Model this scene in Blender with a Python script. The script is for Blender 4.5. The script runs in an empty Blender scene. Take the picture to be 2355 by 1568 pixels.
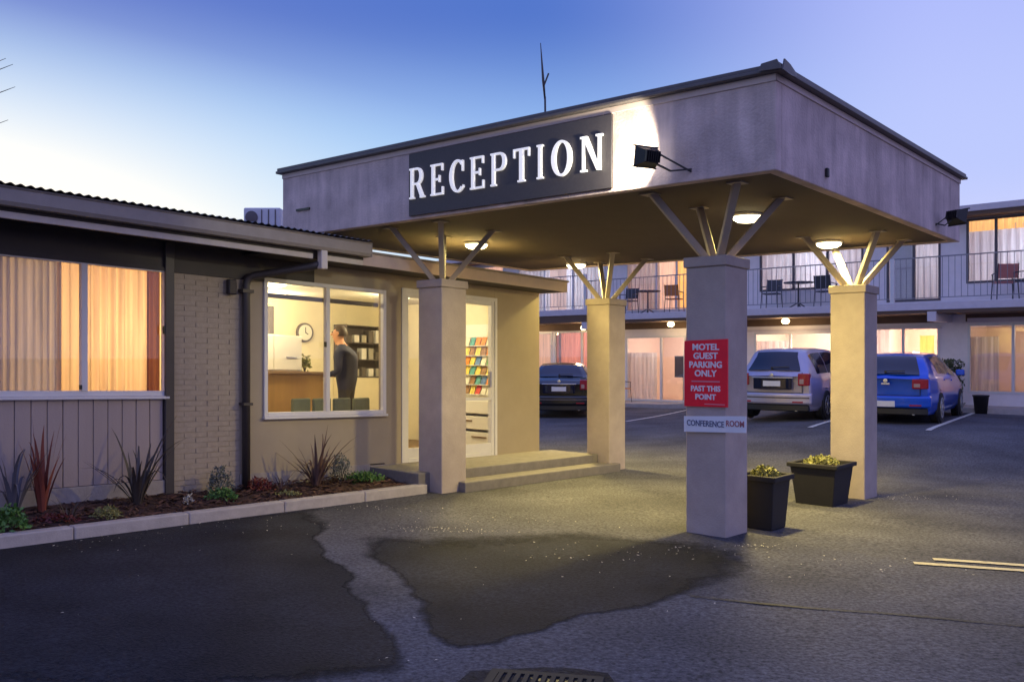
import bpy, bmesh, math, random
from mathutils import Vector, Matrix, noise
random.seed(11)
SC = bpy.context.scene
COL = SC.collection

# ------------------------------------------------------------------ camera
CAM_H = 1.6
cd = bpy.data.cameras.new('camera'); cam = bpy.data.objects.new('camera', cd); COL.objects.link(cam)
cam.location = (0, 0, CAM_H); cam.rotation_euler = (math.radians(90), 0, 0)
cd.sensor_width = 36; cd.lens = 36 * 2013 / 2355.0
cd.shift_y = (815 - 784) / 2355.0
cd.clip_end = 2000; cd.clip_start = 0.05
SC.camera = cam

# ------------------------------------------------------------------ sky and sun (dusk, afterglow to the left)
SUN_DIR = Vector((-0.50, 0.85, 0.09)).normalized()
world = bpy.data.worlds.new('World'); SC.world = world; world.use_nodes = True
nt = world.node_tree; N = nt.nodes; LK = nt.links; N.clear()
def wn(t, **k):
    n = N.new(t)
    for a, b in k.items(): setattr(n, a, b)
    return n
def wmath(op, a, b=None, c=None, clamp=False):
    n = wn('ShaderNodeMath', operation=op); n.use_clamp = clamp
    for i, x in enumerate((a, b, c)):
        if x is None: continue
        if isinstance(x, (int, float)): n.inputs[i].default_value = x
        else: LK.new(x, n.inputs[i])
    return n.outputs[0]
def wramp(fac, stops, interp='EASE'):
    r = wn('ShaderNodeValToRGB'); r.color_ramp.interpolation = interp
    el = r.color_ramp.elements
    while len(el) < len(stops): el.new(0.5)
    for e, (p, c) in zip(el, stops): e.position = p; e.color = (*c, 1)
    LK.new(fac, r.inputs[0]); return r.outputs[0]
def wmix(fac, a, b):
    m = wn('ShaderNodeMix', data_type='RGBA')
    LK.new(fac, m.inputs[0]); LK.new(a, m.inputs[6]); LK.new(b, m.inputs[7]); return m.outputs[2]
tc = wn('ShaderNodeTexCoord'); sep = wn('ShaderNodeSeparateXYZ'); LK.new(tc.outputs['Generated'], sep.inputs[0])
sx, sy, sz = sep.outputs
elev = wmath('MAXIMUM', sz, 0.0)
# opposite-the-glow side is lavender (the belt of Venus), glow side clear blue
dt = wn('ShaderNodeVectorMath', operation='DOT_PRODUCT'); LK.new(tc.outputs['Generated'], dt.inputs[0]); dt.inputs[1].default_value = (-0.80, 0.60, 0.0)
side = wmath('MULTIPLY_ADD', dt.outputs['Value'], -0.5, 0.5, clamp=True)      # 0 towards the glow, 1 opposite
blue = wramp(elev, [(0.0, (.40, .56, .86)), (0.20, (.26, .46, .84)), (0.37, (.045, .135, .53)), (1.0, (.13, .24, .80))])
lav0 = wramp(elev, [(0.0, (.74, .71, .90)), (0.2, (.45, .52, .91)), (0.40, (.38, .44, .89)), (1.0, (.30, .36, .92))])
east = wramp(elev, [(0.0, (.56, .52, .82)), (0.25, (.34, .36, .84)), (1.0, (.24, .31, .90))])
lav = wmix(wramp(side, [(0.55, (0, 0, 0)), (0.88, (1, 1, 1))]), lav0, east)      # darker towards the night side
sidef = wramp(side, [(0.22, (0, 0, 0)), (0.42, (1, 1, 1))])
base = wmix(sidef, blue, lav)
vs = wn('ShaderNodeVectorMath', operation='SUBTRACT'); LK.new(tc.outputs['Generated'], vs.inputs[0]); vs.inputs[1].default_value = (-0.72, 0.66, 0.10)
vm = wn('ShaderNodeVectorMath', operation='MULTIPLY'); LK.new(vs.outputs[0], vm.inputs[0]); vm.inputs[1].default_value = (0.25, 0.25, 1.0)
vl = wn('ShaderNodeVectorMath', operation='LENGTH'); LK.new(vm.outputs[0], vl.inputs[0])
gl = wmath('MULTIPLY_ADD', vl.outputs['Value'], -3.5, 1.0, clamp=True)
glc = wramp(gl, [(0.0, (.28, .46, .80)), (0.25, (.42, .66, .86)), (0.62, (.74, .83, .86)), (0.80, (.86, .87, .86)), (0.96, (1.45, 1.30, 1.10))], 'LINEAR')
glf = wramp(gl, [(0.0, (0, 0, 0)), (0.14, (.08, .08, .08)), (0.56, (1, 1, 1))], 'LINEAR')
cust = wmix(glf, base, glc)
sky = wn('ShaderNodeTexSky'); sky.sky_type = 'NISHITA'; sky.sun_disc = False
sky.sun_elevation = math.radians(2.0); sky.sun_rotation = math.atan2(SUN_DIR.x, SUN_DIR.y)
sk = wn('ShaderNodeMix', data_type='RGBA', blend_type='ADD'); sk.inputs[0].default_value = 0.03
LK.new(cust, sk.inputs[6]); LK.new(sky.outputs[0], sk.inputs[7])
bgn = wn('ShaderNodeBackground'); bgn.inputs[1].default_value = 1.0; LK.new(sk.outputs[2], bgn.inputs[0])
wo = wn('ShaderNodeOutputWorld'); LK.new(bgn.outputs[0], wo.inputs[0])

sd = bpy.data.lights.new('sun', 'SUN'); sd.energy = 0.15; sd.angle = math.radians(12); sd.color = (1, .72, .5)
so = bpy.data.objects.new('sun', sd); COL.objects.link(so); so.rotation_euler = SUN_DIR.to_track_quat('Z', 'Y').to_euler()
so.location = SUN_DIR * 60

SC.view_settings.view_transform = 'Standard'; SC.view_settings.look = 'None'
SC.view_settings.exposure = 0.08; SC.view_settings.gamma = 1.0
SC.cycles.use_denoising = True
SC.cycles.max_bounces = 7; SC.cycles.transparent_max_bounces = 12
SC.cycles.sample_clamp_indirect = 6.0

# ------------------------------------------------------------------ frames
_n = math.hypot(1823, 2013)
RX, RY = 1823 / _n, 2013 / _n            # direction of the reception wall (a)
LX, LY = -RY, RX                         # direction of the canopy front (b)
P0 = (1.867, 7.64)                       # outer corner of the front column
KG, KB = 0.02, 0.03
def ab(a, b): return (P0[0] + RX * a + LX * b, P0[1] + RY * a + LY * b)
def smooth(x, e0, e1):
    t = min(1, max(0, (x - e0) / (e1 - e0))); return t * t * (3 - 2 * t)
def gz(x, y):
    r = (x - P0[0]) * RX + (y - P0[1]) * RY
    near = -KG * max(-14, min(16, r))
    q = x - 0.2 * (y - 18)
    far = -0.06 + 0.26 * smooth(q, 2.5, 6.5)
    return near + (far - near) * smooth(y, 11.5, 17.0)
def F(a, b, z):                          # site frame (columns, steps, kerb): follows the drive
    x, y = ab(a, b); return (x, y, z - KG * a)
def FB(a, b, z):                         # reception building frame
    x, y = ab(a, b); return (x, y, z - KB * a)
def FC(a, b, z):                         # canopy frame (roof falls to the courtyard)
    x, y = ab(a, b); return (x, y, z - KG * a + 0.012 * b + 0.0135 * b * (z - 3.02))
O2 = (3.5, 27.8)
def FG(t, d, z):                         # motel block frame: t along block, d towards the car park
    return (O2[0] - LX * t - RX * d, O2[1] - LY * t - RY * d, z)
def ID(x, y, z): return (x, y, z)

# ------------------------------------------------------------------ mesh builder
class MB:
    def __init__(s, fr=ID): s.v = []; s.f = []; s.m = []; s.fr = fr; s.mi = 0
    def add(s, vs, fs):
        o = len(s.v); s.v += [s.fr(*p) for p in vs]; s.f += [tuple(i + o for i in f) for f in fs]; s.m += [s.mi] * len(fs); return s
    def box(s, x0, x1, y0, y1, z0, z1):
        return s.add([(x0, y0, z0), (x1, y0, z0), (x1, y1, z0), (x0, y1, z0), (x0, y0, z1), (x1, y0, z1), (x1, y1, z1), (x0, y1, z1)],
                     [(0, 3, 2, 1), (4, 5, 6, 7), (0, 1, 5, 4), (1, 2, 6, 5), (2, 3, 7, 6), (3, 0, 4, 7)])
    def beam(s, x0, x1, y0, y1, z0, z1, n=14):
        for i in range(n + 1):
            y = y0 + (y1 - y0) * i / n; s.add([(x0, y, z0), (x1, y, z0), (x1, y, z1), (x0, y, z1)], [] if 0 < i < n else [(0, 1, 2, 3)])
        o = len(s.v) - 4 * (n + 1)
        for i in range(n):
            for k in range(4): s.f.append((o + 4 * i + k, o + 4 * i + (k + 1) % 4, o + 4 * i + 4 + (k + 1) % 4, o + 4 * i + 4 + k)); s.m.append(s.mi)
        return s
    def bar(s, p, q, w, h=None, up=(0, 0, 1)):
        h = h or w; p = Vector(p); q = Vector(q); d = (q - p).normalized(); u = Vector(up)
        if abs(d.dot(u)) > .98: u = Vector((1, 0, 0))
        x = d.cross(u).normalized() * w / 2; y = x.cross(d).normalized() * h / 2
        return s.add([tuple(c + sx * x + sy * y) for c in (p, q) for sx, sy in ((-1, -1), (1, -1), (1, 1), (-1, 1))],
                     [(0, 1, 2, 3), (7, 6, 5, 4), (0, 4, 5, 1), (1, 5, 6, 2), (2, 6, 7, 3), (3, 7, 4, 0)])
    def tube(s, pts, r, n=8, cap=True):
        pts = [Vector(p) for p in pts]; rs = r if isinstance(r, (list, tuple)) else [r] * len(pts)
        vs = []; fs = []; px = None
        for i, p in enumerate(pts):
            d = (pts[min(i + 1, len(pts) - 1)] - pts[max(i - 1, 0)]).normalized()
            if px is None: px = d.orthogonal().normalized()
            x = (px - d * px.dot(d)).normalized(); px = x; y = d.cross(x)
            vs += [tuple(p + rs[i] * (x * math.cos(2 * math.pi * k / n) + y * math.sin(2 * math.pi * k / n))) for k in range(n)]
        for i in range(len(pts) - 1):
            for k in range(n): fs.append((i * n + k, i * n + (k + 1) % n, (i + 1) * n + (k + 1) % n, (i + 1) * n + k))
        if cap: fs += [tuple(range(n))[::-1], tuple(range((len(pts) - 1) * n, len(pts) * n))]
        return s.add(vs, fs)
    def lathe(s, c, prof, n=16, axis='z'):
        vs = []; fs = []
        for r, h in prof:
            for k in range(n):
                a = 2 * math.pi * k / n; u, w = r * math.cos(a), r * math.sin(a)
                vs.append({'z': (c[0] + u, c[1] + w, c[2] + h), 'y': (c[0] + u, c[1] + h, c[2] + w), 'x': (c[0] + h, c[1] + u, c[2] + w)}[axis])
        for i in range(len(prof) - 1):
            for k in range(n): fs.append((i * n + k, i * n + (k + 1) % n, (i + 1) * n + (k + 1) % n, (i + 1) * n + k))
        fs += [tuple(range(n))[::-1], tuple(range((len(prof) - 1) * n, len(prof) * n))]
        return s.add(vs, fs)
    def poly(s, pts, vec):                # extruded polygon (pts in order), vec in local frame
        n = len(pts); v2 = [tuple(p[i] + vec[i] for i in range(3)) for p in pts]
        return s.add(list(pts) + v2, [tuple(range(n))[::-1], tuple(range(n, 2 * n))] + [(i, (i + 1) % n, n + (i + 1) % n, n + i) for i in range(n)])
    def grid(s, fn, nu, nv):
        vs = [fn(i / nu, j / nv) for j in range(nv + 1) for i in range(nu + 1)]
        return s.add(vs, [(j * (nu + 1) + i, j * (nu + 1) + i + 1, (j + 1) * (nu + 1) + i + 1, (j + 1) * (nu + 1) + i) for j in range(nv) for i in range(nu)])
    def build(s, name, mat, parent=None, bevel=0, smoothed=False, fix=True, cast=None, seg=1):
        me = bpy.data.meshes.new(name)
        if parent is not None: o_ = ROOT[parent.name]
        else:
            xs = [p[0] for p in s.v]; ys = [p[1] for p in s.v]; zs = [p[2] for p in s.v]
            o_ = Vector(((min(xs) + max(xs)) / 2, (min(ys) + max(ys)) / 2, min(zs)))
        me.from_pydata([tuple(Vector(p) - o_) for p in s.v], [], s.f)
        for m in (mat if isinstance(mat, (list, tuple)) else [mat]): me.materials.append(m)
        if isinstance(mat, (list, tuple)):
            for p, i in zip(me.polygons, s.m): p.material_index = i
        if fix:
            bm = bmesh.new(); bm.from_mesh(me); bmesh.ops.recalc_face_normals(bm, faces=bm.faces); bm.to_mesh(me); bm.free()
        if smoothed:
            for p in me.polygons: p.use_smooth = True
        o = bpy.data.objects.new(name, me); COL.objects.link(o)
        if parent is not None: o.parent = parent; ROOT[o.name] = o_
        else: o.location = o_; ROOT[o.name] = o_
        if bevel:
            b = o.modifiers.new('bevel', 'BEVEL'); b.width = bevel; b.segments = seg; b.limit_method = 'ANGLE'; b.angle_limit = .6
        return o
ROOT = {}
def tag(o, label=None, cat=None, group=None, kind=None):
    if label: o['label'] = label
    if cat: o['category'] = cat
    if group: o['group'] = group
    if kind: o['kind'] = kind
    return o
def thing(name, loc, label, cat, group=None):
    o = bpy.data.objects.new(name, None); o.empty_display_size = .2; COL.objects.link(o); o.location = loc
    ROOT[o.name] = Vector(loc); return tag(o, label, cat, group)
def copy_tree(o, parent=None):
    c = o.copy(); COL.objects.link(c); c.parent = parent
    for ch in list(o.children): copy_tree(ch, c)
    return c

# ------------------------------------------------------------------ materials
def mat(name, col, rough=.6, var=.12, scale=6, bump=0, bscale=60, metal=0, spec=.5, emit=None, es=0, coat=0, streak=False, var2=0, scale2=.8):
    m = bpy.data.materials.new(name); m.use_nodes = True; t = m.node_tree; b = t.nodes['Principled BSDF']
    b.inputs['Base Color'].default_value = (*col, 1); b.inputs['Roughness'].default_value = rough; b.inputs['Metallic'].default_value = metal
    b.inputs['Specular IOR Level'].default_value = spec; b.inputs['Coat Weight'].default_value = coat
    if emit: b.inputs['Emission Color'].default_value = (*emit, 1); b.inputs['Emission Strength'].default_value = es
    geo = t.nodes.new('ShaderNodeNewGeometry')
    pos = geo.outputs['Position']
    if streak:
        mp = t.nodes.new('ShaderNodeMapping'); mp.inputs['Scale'].default_value = (1, 1, .12); t.links.new(pos, mp.inputs[0]); pos = mp.outputs[0]
    if var:
        nz = t.nodes.new('ShaderNodeTexNoise'); nz.inputs['Scale'].default_value = scale; nz.inputs['Detail'].default_value = 5; nz.inputs['Roughness'].default_value = .65
        t.links.new(pos, nz.inputs['Vector'])
        rp = t.nodes.new('ShaderNodeMapRange'); rp.inputs[1].default_value = .25; rp.inputs[2].default_value = .75; rp.inputs[3].default_value = 1 - var; rp.inputs[4].default_value = 1 + var
        t.links.new(nz.outputs[0], rp.inputs[0])
        fac = rp.outputs[0]
        if var2:
            n2 = t.nodes.new('ShaderNodeTexNoise'); n2.inputs['Scale'].default_value = scale2; n2.inputs['Detail'].default_value = 3; t.links.new(geo.outputs['Position'], n2.inputs['Vector'])
            r2 = t.nodes.new('ShaderNodeMapRange'); r2.inputs[1].default_value = .3; r2.inputs[2].default_value = .7; r2.inputs[3].default_value = 1 - var2; r2.inputs[4].default_value = 1 + var2
            t.links.new(n2.outputs[0], r2.inputs[0]); mu = t.nodes.new('ShaderNodeMath'); mu.operation = 'MULTIPLY'
            t.links.new(fac, mu.inputs[0]); t.links.new(r2.outputs[0], mu.inputs[1]); fac = mu.outputs[0]
        mx = t.nodes.new('ShaderNodeVectorMath'); mx.operation = 'SCALE'; mx.inputs[0].default_value = col; t.links.new(fac, mx.inputs['Scale'])
        t.links.new(mx.outputs[0], b.inputs['Base Color'])
    if bump:
        bz = t.nodes.new('ShaderNodeTexNoise'); bz.inputs['Scale'].default_value = bscale; bz.inputs['Detail'].default_value = 4; t.links.new(geo.outputs['Position'], bz.inputs['Vector'])
        bp = t.nodes.new('ShaderNodeBump'); bp.inputs['Strength'].default_value = bump; bp.inputs['Distance'].default_value = .01; t.links.new(bz.outputs[0], bp.inputs['Height']); t.links.new(bp.outputs[0], b.inputs['Normal'])
    return m
def pane_mat(name, tint=(1, 1, 1), refl=1.0):
    m = bpy.data.materials.new(name); m.use_nodes = True; t = m.node_tree; t.nodes.clear()
    o = t.nodes.new('ShaderNodeOutputMaterial'); mx = t.nodes.new('ShaderNodeMixShader'); tr = t.nodes.new('ShaderNodeBsdfTransparent'); g = t.nodes.new('ShaderNodeBsdfGlossy')
    tr.inputs[0].default_value = (*tint, 1); g.inputs['Roughness'].default_value = .01
    lw_ = t.nodes.new('ShaderNodeLayerWeight'); lw_.inputs[0].default_value = .5
    pw_ = t.nodes.new('ShaderNodeMath'); pw_.operation = 'POWER'; pw_.inputs[1].default_value = 5; t.links.new(lw_.outputs['Facing'], pw_.inputs[0])
    fr = t.nodes.new('ShaderNodeMath'); fr.operation = 'MULTIPLY_ADD'; fr.inputs[1].default_value = .95; fr.inputs[2].default_value = .045; t.links.new(pw_.outputs[0], fr.inputs[0])
    mu = t.nodes.new('ShaderNodeMath'); mu.operation = 'MULTIPLY'; mu.use_clamp = True; mu.inputs[1].default_value = refl
    t.links.new(fr.outputs[0], mu.inputs[0]); t.links.new(mu.outputs[0], mx.inputs[0]); t.links.new(tr.outputs[0], mx.inputs[1]); t.links.new(g.outputs[0], mx.inputs[2]); t.links.new(mx.outputs[0], o.inputs[0])
    return m
def cloth_mat(name, col, trans=.6, emit=None, es=0):
    m = bpy.data.materials.new(name); m.use_nodes = True; t = m.node_tree; t.nodes.clear()
    o = t.nodes.new('ShaderNodeOutputMaterial'); mx = t.nodes.new('ShaderNodeMixShader'); mx.inputs[0].default_value = trans
    d = t.nodes.new('ShaderNodeBsdfDiffuse'); tl = t.nodes.new('ShaderNodeBsdfTranslucent')
    geo = t.nodes.new('ShaderNodeNewGeometry'); mp = t.nodes.new('ShaderNodeMapping'); mp.inputs['Scale'].default_value = (14, 14, .7); t.links.new(geo.outputs['Position'], mp.inputs[0])
    nz = t.nodes.new('ShaderNodeTexNoise'); nz.inputs['Scale'].default_value = 1.2; nz.inputs['Detail'].default_value = 4; t.links.new(mp.outputs[0], nz.inputs['Vector'])
    rp = t.nodes.new('ShaderNodeMapRange'); rp.inputs[1].default_value = .3; rp.inputs[2].default_value = .7; rp.inputs[3].default_value = .72; rp.inputs[4].default_value = 1.1; t.links.new(nz.outputs[0], rp.inputs[0])
    sc = t.nodes.new('ShaderNodeVectorMath'); sc.operation = 'SCALE'; sc.inputs[0].default_value = col; t.links.new(rp.outputs[0], sc.inputs['Scale'])
    t.links.new(sc.outputs[0], d.inputs[0]); t.links.new(sc.outputs[0], tl.inputs[0]); t.links.new(d.outputs[0], mx.inputs[1]); t.links.new(tl.outputs[0], mx.inputs[2])
    out = mx.outputs[0]
    if es:
        e = t.nodes.new('ShaderNodeEmission'); e.inputs[1].default_value = es
        s2 = t.nodes.new('ShaderNodeVectorMath'); s2.operation = 'SCALE'; s2.inputs[0].default_value = emit; t.links.new(rp.outputs[0], s2.inputs['Scale']); t.links.new(s2.outputs[0], e.inputs[0])
        ad = t.nodes.new('ShaderNodeAddShader'); t.links.new(out, ad.inputs[0]); t.links.new(e.outputs[0], ad.inputs[1]); out = ad.outputs[0]
    t.links.new(out, o.inputs[0]); return m
def leaf_mat(name, c1, c2, rough=.55):
    m = bpy.data.materials.new(name); m.use_nodes = True; t = m.node_tree; b = t.nodes['Principled BSDF']; b.inputs['Roughness'].default_value = rough
    geo = t.nodes.new('ShaderNodeNewGeometry'); mx = t.nodes.new('ShaderNodeMix'); mx.data_type = 'RGBA'
    mx.inputs[6].default_value = (*c1, 1); mx.inputs[7].default_value = (*c2, 1); t.links.new(geo.outputs['Random Per Island'], mx.inputs[0]); t.links.new(mx.outputs[2], b.inputs['Base Color']); return m
M = dict(
 asphalt=mat('worn_asphalt', (.092, .091, .100), .9, .85, 38, 1.0, 70, spec=.2, var2=.34, scale2=.8),
 patch=mat('dark_asphalt', (.019, .020, .026), .85, .95, 42, 1.0, 75, spec=.2, var2=.5, scale2=1.1),
 crack=mat('tar_joint', (.018, .017, .017), .7, .2),
 stepc=mat('step_concrete', (.17, .155, .15), .85, .2, 9, .3, 90), concrete=mat('kerb_concrete', (.42, .38, .36), .85, .16, 9, .3, 90),
 footing=mat('footing_concrete', (.34, .30, .27), .85, .2, 11, .3, 80),
 line=mat('road_paint', (.62, .60, .52), .7, .3, 14),
 yline=mat('faded_yellow_paint', (.60, .52, .30), .7, .3, 14),
 render=mat('mauve_render', (.54, .425, .40), .88, .24, 7, .7, 45, streak=True, var2=.22, scale2=2.6),
 column=mat('column_paint', (.40, .335, .305), .8, .13, 4, .45, 70, var2=.08, scale2=1.6),
 soffit=mat('soffit_paint', (.075, .055, .04), .8, .12, 3),
 strut=mat('strut_paint', (.34, .29, .25), .6, .06),
 gutterdk=mat('dark_gutter', (.10, .085, .085), .5, .15, 8),
 trim=mat('fascia_trim', (.56, .45, .42), .7, .08),
 gutter=mat('taupe_gutter', (.29, .25, .21), .5, .10, 8),
 strip=mat('pale_timber_trim', (.60, .54, .48), .7, .1),
 roof=mat('roof_iron', (.16, .15, .15), .5, .15, metal=.3),
 brick=mat('painted_brick', (.38, .315, .24), .75, .12, 18, .4, 120),
 mortar=mat('painted_mortar', (.34, .285, .215), .9, .12),
 board=mat('painted_board', (.37, .30, .275), .7, .09, 5, .15, 60, streak=True),
 panel=mat('taupe_panel', (.36, .30, .22), .75, .05, 4, .1, 90),
 dark=mat('dark_brown_paint', (.035, .028, .03), .6, .15),
 pipe=mat('dark_downpipe', (.05, .042, .042), .5, .1),
 white=mat('white_aluminium', (.68, .66, .66), .45, .05),
 cream=mat('cream_wall', (.74, .66, .47), .8, .04),
 ceilw=mat('white_ceiling', (.78, .74, .66), .8, .03),
 floorin=mat('brown_carpet', (.20, .13, .07), .9, .15, 20),
 wood=mat('honey_wood', (.42, .24, .07), .5, .18, 7, streak=True),
 woodtop=mat('brown_counter_top', (.24, .15, .08), .4, .1),
 whitebox=mat('white_laminate', (.78, .75, .70), .5, .03),
 black=mat('black_plastic', (.012, .012, .014), .45, .1),
 rubber=mat('tyre_rubber', (.018, .018, .02), .8, .1),
 alloy=mat('wheel_alloy', (.55, .55, .58), .35, .05, metal=.8),
 glassdk=mat('car_glass', (.012, .014, .03), .05, 0, spec=.8),
 silver=mat('silver_lilac_paint', (.46, .43, .54), .32, .02, metal=.55, coat=.6),
 blue=mat('bright_blue_paint', (.003, .085, .60), .28, .02, metal=.35, coat=.8),
 blackcar=mat('black_paint', (.008, .008, .01), .2, .02, coat=.8),
 redlamp=mat('tail_lamp_red', (.35, .012, .02), .15, .1, coat=.6),
 amber=mat('tail_lamp_clear', (.45, .30, .24), .15, .1, coat=.6),
 plate=mat('number_plate', (.75, .74, .72), .5, .04),
 bgwall=mat('pale_render', (.80, .73, .74), .85, .06, 5, .15, 90),
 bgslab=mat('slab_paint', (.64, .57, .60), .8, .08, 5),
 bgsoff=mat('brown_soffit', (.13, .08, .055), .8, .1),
 rail=mat('grey_railing', (.24, .23, .26), .5, .05),
 frame=mat('dark_frame', (.10, .085, .095), .5, .05),
 salmon=mat('salmon_wall', (.84, .69, .61), .8, .05),
 signdk=mat('sign_charcoal', (.055, .047, .052), .6, .12, 30),
 signw=mat('letter_white', (.82, .82, .82), .5, 0, emit=(1, .97, 1), es=.40),
 signred=mat('sign_red', (.88, .006, .03), .45, .06, 12),
 signwhite=mat('sign_white', (.72, .74, .80), .45, .04),
 ink=mat('sign_ink', (.10, .11, .20), .5, 0),
 pot=mat('black_pot', (.009, .008, .011), .7, .2, 12),
 soil=mat('potting_soil', (.06, .04, .025), .95, .3, 40),
 mulch=mat('bark_mulch', (.060, .028, .020), .95, .45, 30, .8, 60),
 chip=leaf_mat('bark_chip', (.035, .016, .012), (.13, .06, .04), .9),
 flax=leaf_mat('flax_dark', (.040, .036, .030), (.085, .065, .055)),
 flaxred=leaf_mat('flax_red', (.16, .030, .022), (.28, .08, .05)),
 flaxblue=leaf_mat('flax_grey', (.07, .07, .09), (.12, .11, .13)),
 flaxbrn=leaf_mat('flax_bronze', (.085, .045, .038), (.15, .09, .07)),
 silverleaf=leaf_mat('silver_leaf', (.11, .13, .10), (.21, .22, .18)),
 green=leaf_mat('green_leaf', (.05, .13, .025), (.12, .26, .05)),
 lime=leaf_mat('lime_leaf', (.16, .17, .05), (.38, .36, .12)),
 redleaf=leaf_mat('red_leaf', (.11, .015, .018), (.22, .05, .03)),
 hedge=leaf_mat('hedge_leaf', (.035, .055, .02), (.09, .11, .04)),
 petal=leaf_mat('fallen_petal', (.40, .36, .28), (.65, .60, .48)),
 bark=mat('twig_bark', (.07, .06, .055), .9, .2),
 skin=mat('skin', (.50, .24, .13), .6, .05), hair=mat('dark_hair', (.05, .03, .02), .6, .1), navy=mat('navy_jacket', (.016, .018, .045), .85, .15, 20), trousers=mat('charcoal_trousers', (.03, .028, .03), .9, .1),
 seatgreen=mat('sage_upholstery', (.17, .19, .12), .9, .15, 20), chrome=mat('chair_metal', (.5, .5, .5), .3, 0, metal=.9),
 chairdk=mat('dark_metal_furniture', (.05, .05, .06), .5, .05), chairor=mat('orange_chair', (.60, .22, .06), .6, .06), chairpk=mat('salmon_chair', (.55, .20, .17), .6, .06),
 glass=pane_mat('window_glass', (.97, .98, .98), 1.0), glassbg=pane_mat('motel_glass', (.9, .9, .92), 1.6),
 lens=mat('lamp_diffuser', (.9, .85, .7), .5, 0, emit=(1, .86, .50), es=9),
 globe=mat('globe_lamp', (.9, .85, .7), .5, 0, emit=(1, .80, .42), es=5),
 floodlens=mat('flood_lens', (.9, .9, .9), .3, 0, emit=(1, .98, .88), es=12),
 clockface=mat('clock_face', (.75, .72, .62), .5, 0), clockrim=mat('clock_rim', (.12, .10, .08), .5, 0),
 acwhite=mat('ac_white', (.60, .60, .66), .5, .06), pinkpaper=mat('pink_print', (.50, .20, .18), .8, .6, 14),
)
PAPER = {}
for nm, c in dict(orange=(.75, .26, .04), yellow=(.80, .62, .12), red=(.60, .06, .04), green=(.12, .30, .12), blue=(.10, .20, .42), white=(.80, .76, .62), brown=(.30, .16, .06), teal=(.10, .35, .33)).items():
    PAPER[nm] = mat('paper_' + nm, c, .5, .25, 40)

def lamp(name, kind, loc, power, col, parent=None, size=.1, **k):
    d = bpy.data.lights.new(name, kind); d.energy = power; d.color = col
    if kind == 'AREA': d.size = size
    elif kind in ('POINT', 'SPOT'): d.shadow_soft_size = size
    for a, b in k.items():
        if a != 'rot': setattr(d, a, b)
    o = bpy.data.objects.new(name, d); COL.objects.link(o)
    o.location = Vector(loc) - (ROOT[parent.name] if parent else Vector((0, 0, 0)))
    if parent: o.parent = parent
    if 'rot' in k: o.rotation_euler = k['rot']
    return o

# ================================================================== GROUND
gx = [-400, -150, -60, -30] + [i * 1.0 for i in range(-20, 31)] + [45, 80, 170, 400]
gy = [-400, -150, -60, -30] + [i * 1.0 for i in range(-15, 41)] + [55, 90, 170, 400]
mb = MB(); nx = len(gx)
mb.add([(x, y, gz(x, y)) for y in gy for x in gx], [(j * nx + i, j * nx + i + 1, (j + 1) * nx + i + 1, (j + 1) * nx + i) for j in range(len(gy) - 1) for i in range(nx - 1)])
tag(mb.build('asphalt_ground', M['asphalt']), 'worn grey asphalt of the drive and car park', kind='structure')

def ground_sheet(name, pts, m, lift=.004, rough=.05, step=.12, label=None):
    out = []
    n = len(pts)
    for i in range(n):
        p, q = Vector(pts[i]), Vector(pts[(i + 1) % n]); k = max(1, int((q - p).length / step)); d = (q - p)
        nrm = Vector((-d.y, d.x)).normalized() if d.length else Vector((0, 0))
        for j in range(k):
            w = p + d * j / k
            if j: w += nrm * (random.gauss(0, rough) if rough else 0)
            out.append(w)
    mb = MB(); mb.add([(w.x, w.y, gz(w.x, w.y) + lift) for w in out], [tuple(range(len(out)))])
    o = mb.build(name, m, fix=False)
    bm = bmesh.new(); bm.from_mesh(o.data); bmesh.ops.triangulate(bm, faces=bm.faces)
    for f in bm.faces:
        if f.normal.z < 0: f.normal_flip()
    bm.to_mesh(o.data); bm.free()
    return tag(o, label, kind='structure')
def feather_mat(name, src):
    m = src.copy(); m.name = name; t = m.node_tree; b = t.nodes['Principled BSDF']; o = [n for n in t.nodes if n.type == 'OUTPUT_MATERIAL'][0]
    at = t.nodes.new('ShaderNodeAttribute'); at.attribute_name = 'cover'; geo = t.nodes.new('ShaderNodeNewGeometry')
    nz = t.nodes.new('ShaderNodeTexNoise'); nz.inputs['Scale'].default_value = 5; nz.inputs['Detail'].default_value = 10; nz.inputs['Roughness'].default_value = .7; t.links.new(geo.outputs['Position'], nz.inputs['Vector'])
    ad = t.nodes.new('ShaderNodeMath'); ad.operation = 'ADD'; t.links.new(at.outputs['Fac'], ad.inputs[0]); t.links.new(nz.outputs[0], ad.inputs[1])
    mr = t.nodes.new('ShaderNodeMapRange'); mr.inputs[1].default_value = .70; mr.inputs[2].default_value = 1.25; t.links.new(ad.outputs[0], mr.inputs[0])
    tr = t.nodes.new('ShaderNodeBsdfTransparent'); mx = t.nodes.new('ShaderNodeMixShader'); t.links.new(mr.outputs[0], mx.inputs[0]); t.links.new(tr.outputs[0], mx.inputs[1]); t.links.new(b.outputs[0], mx.inputs[2]); t.links.new(mx.outputs[0], o.inputs[0]); return m
M['patchf'] = feather_mat('dark_asphalt_worn_edge', M['patch'])
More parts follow.
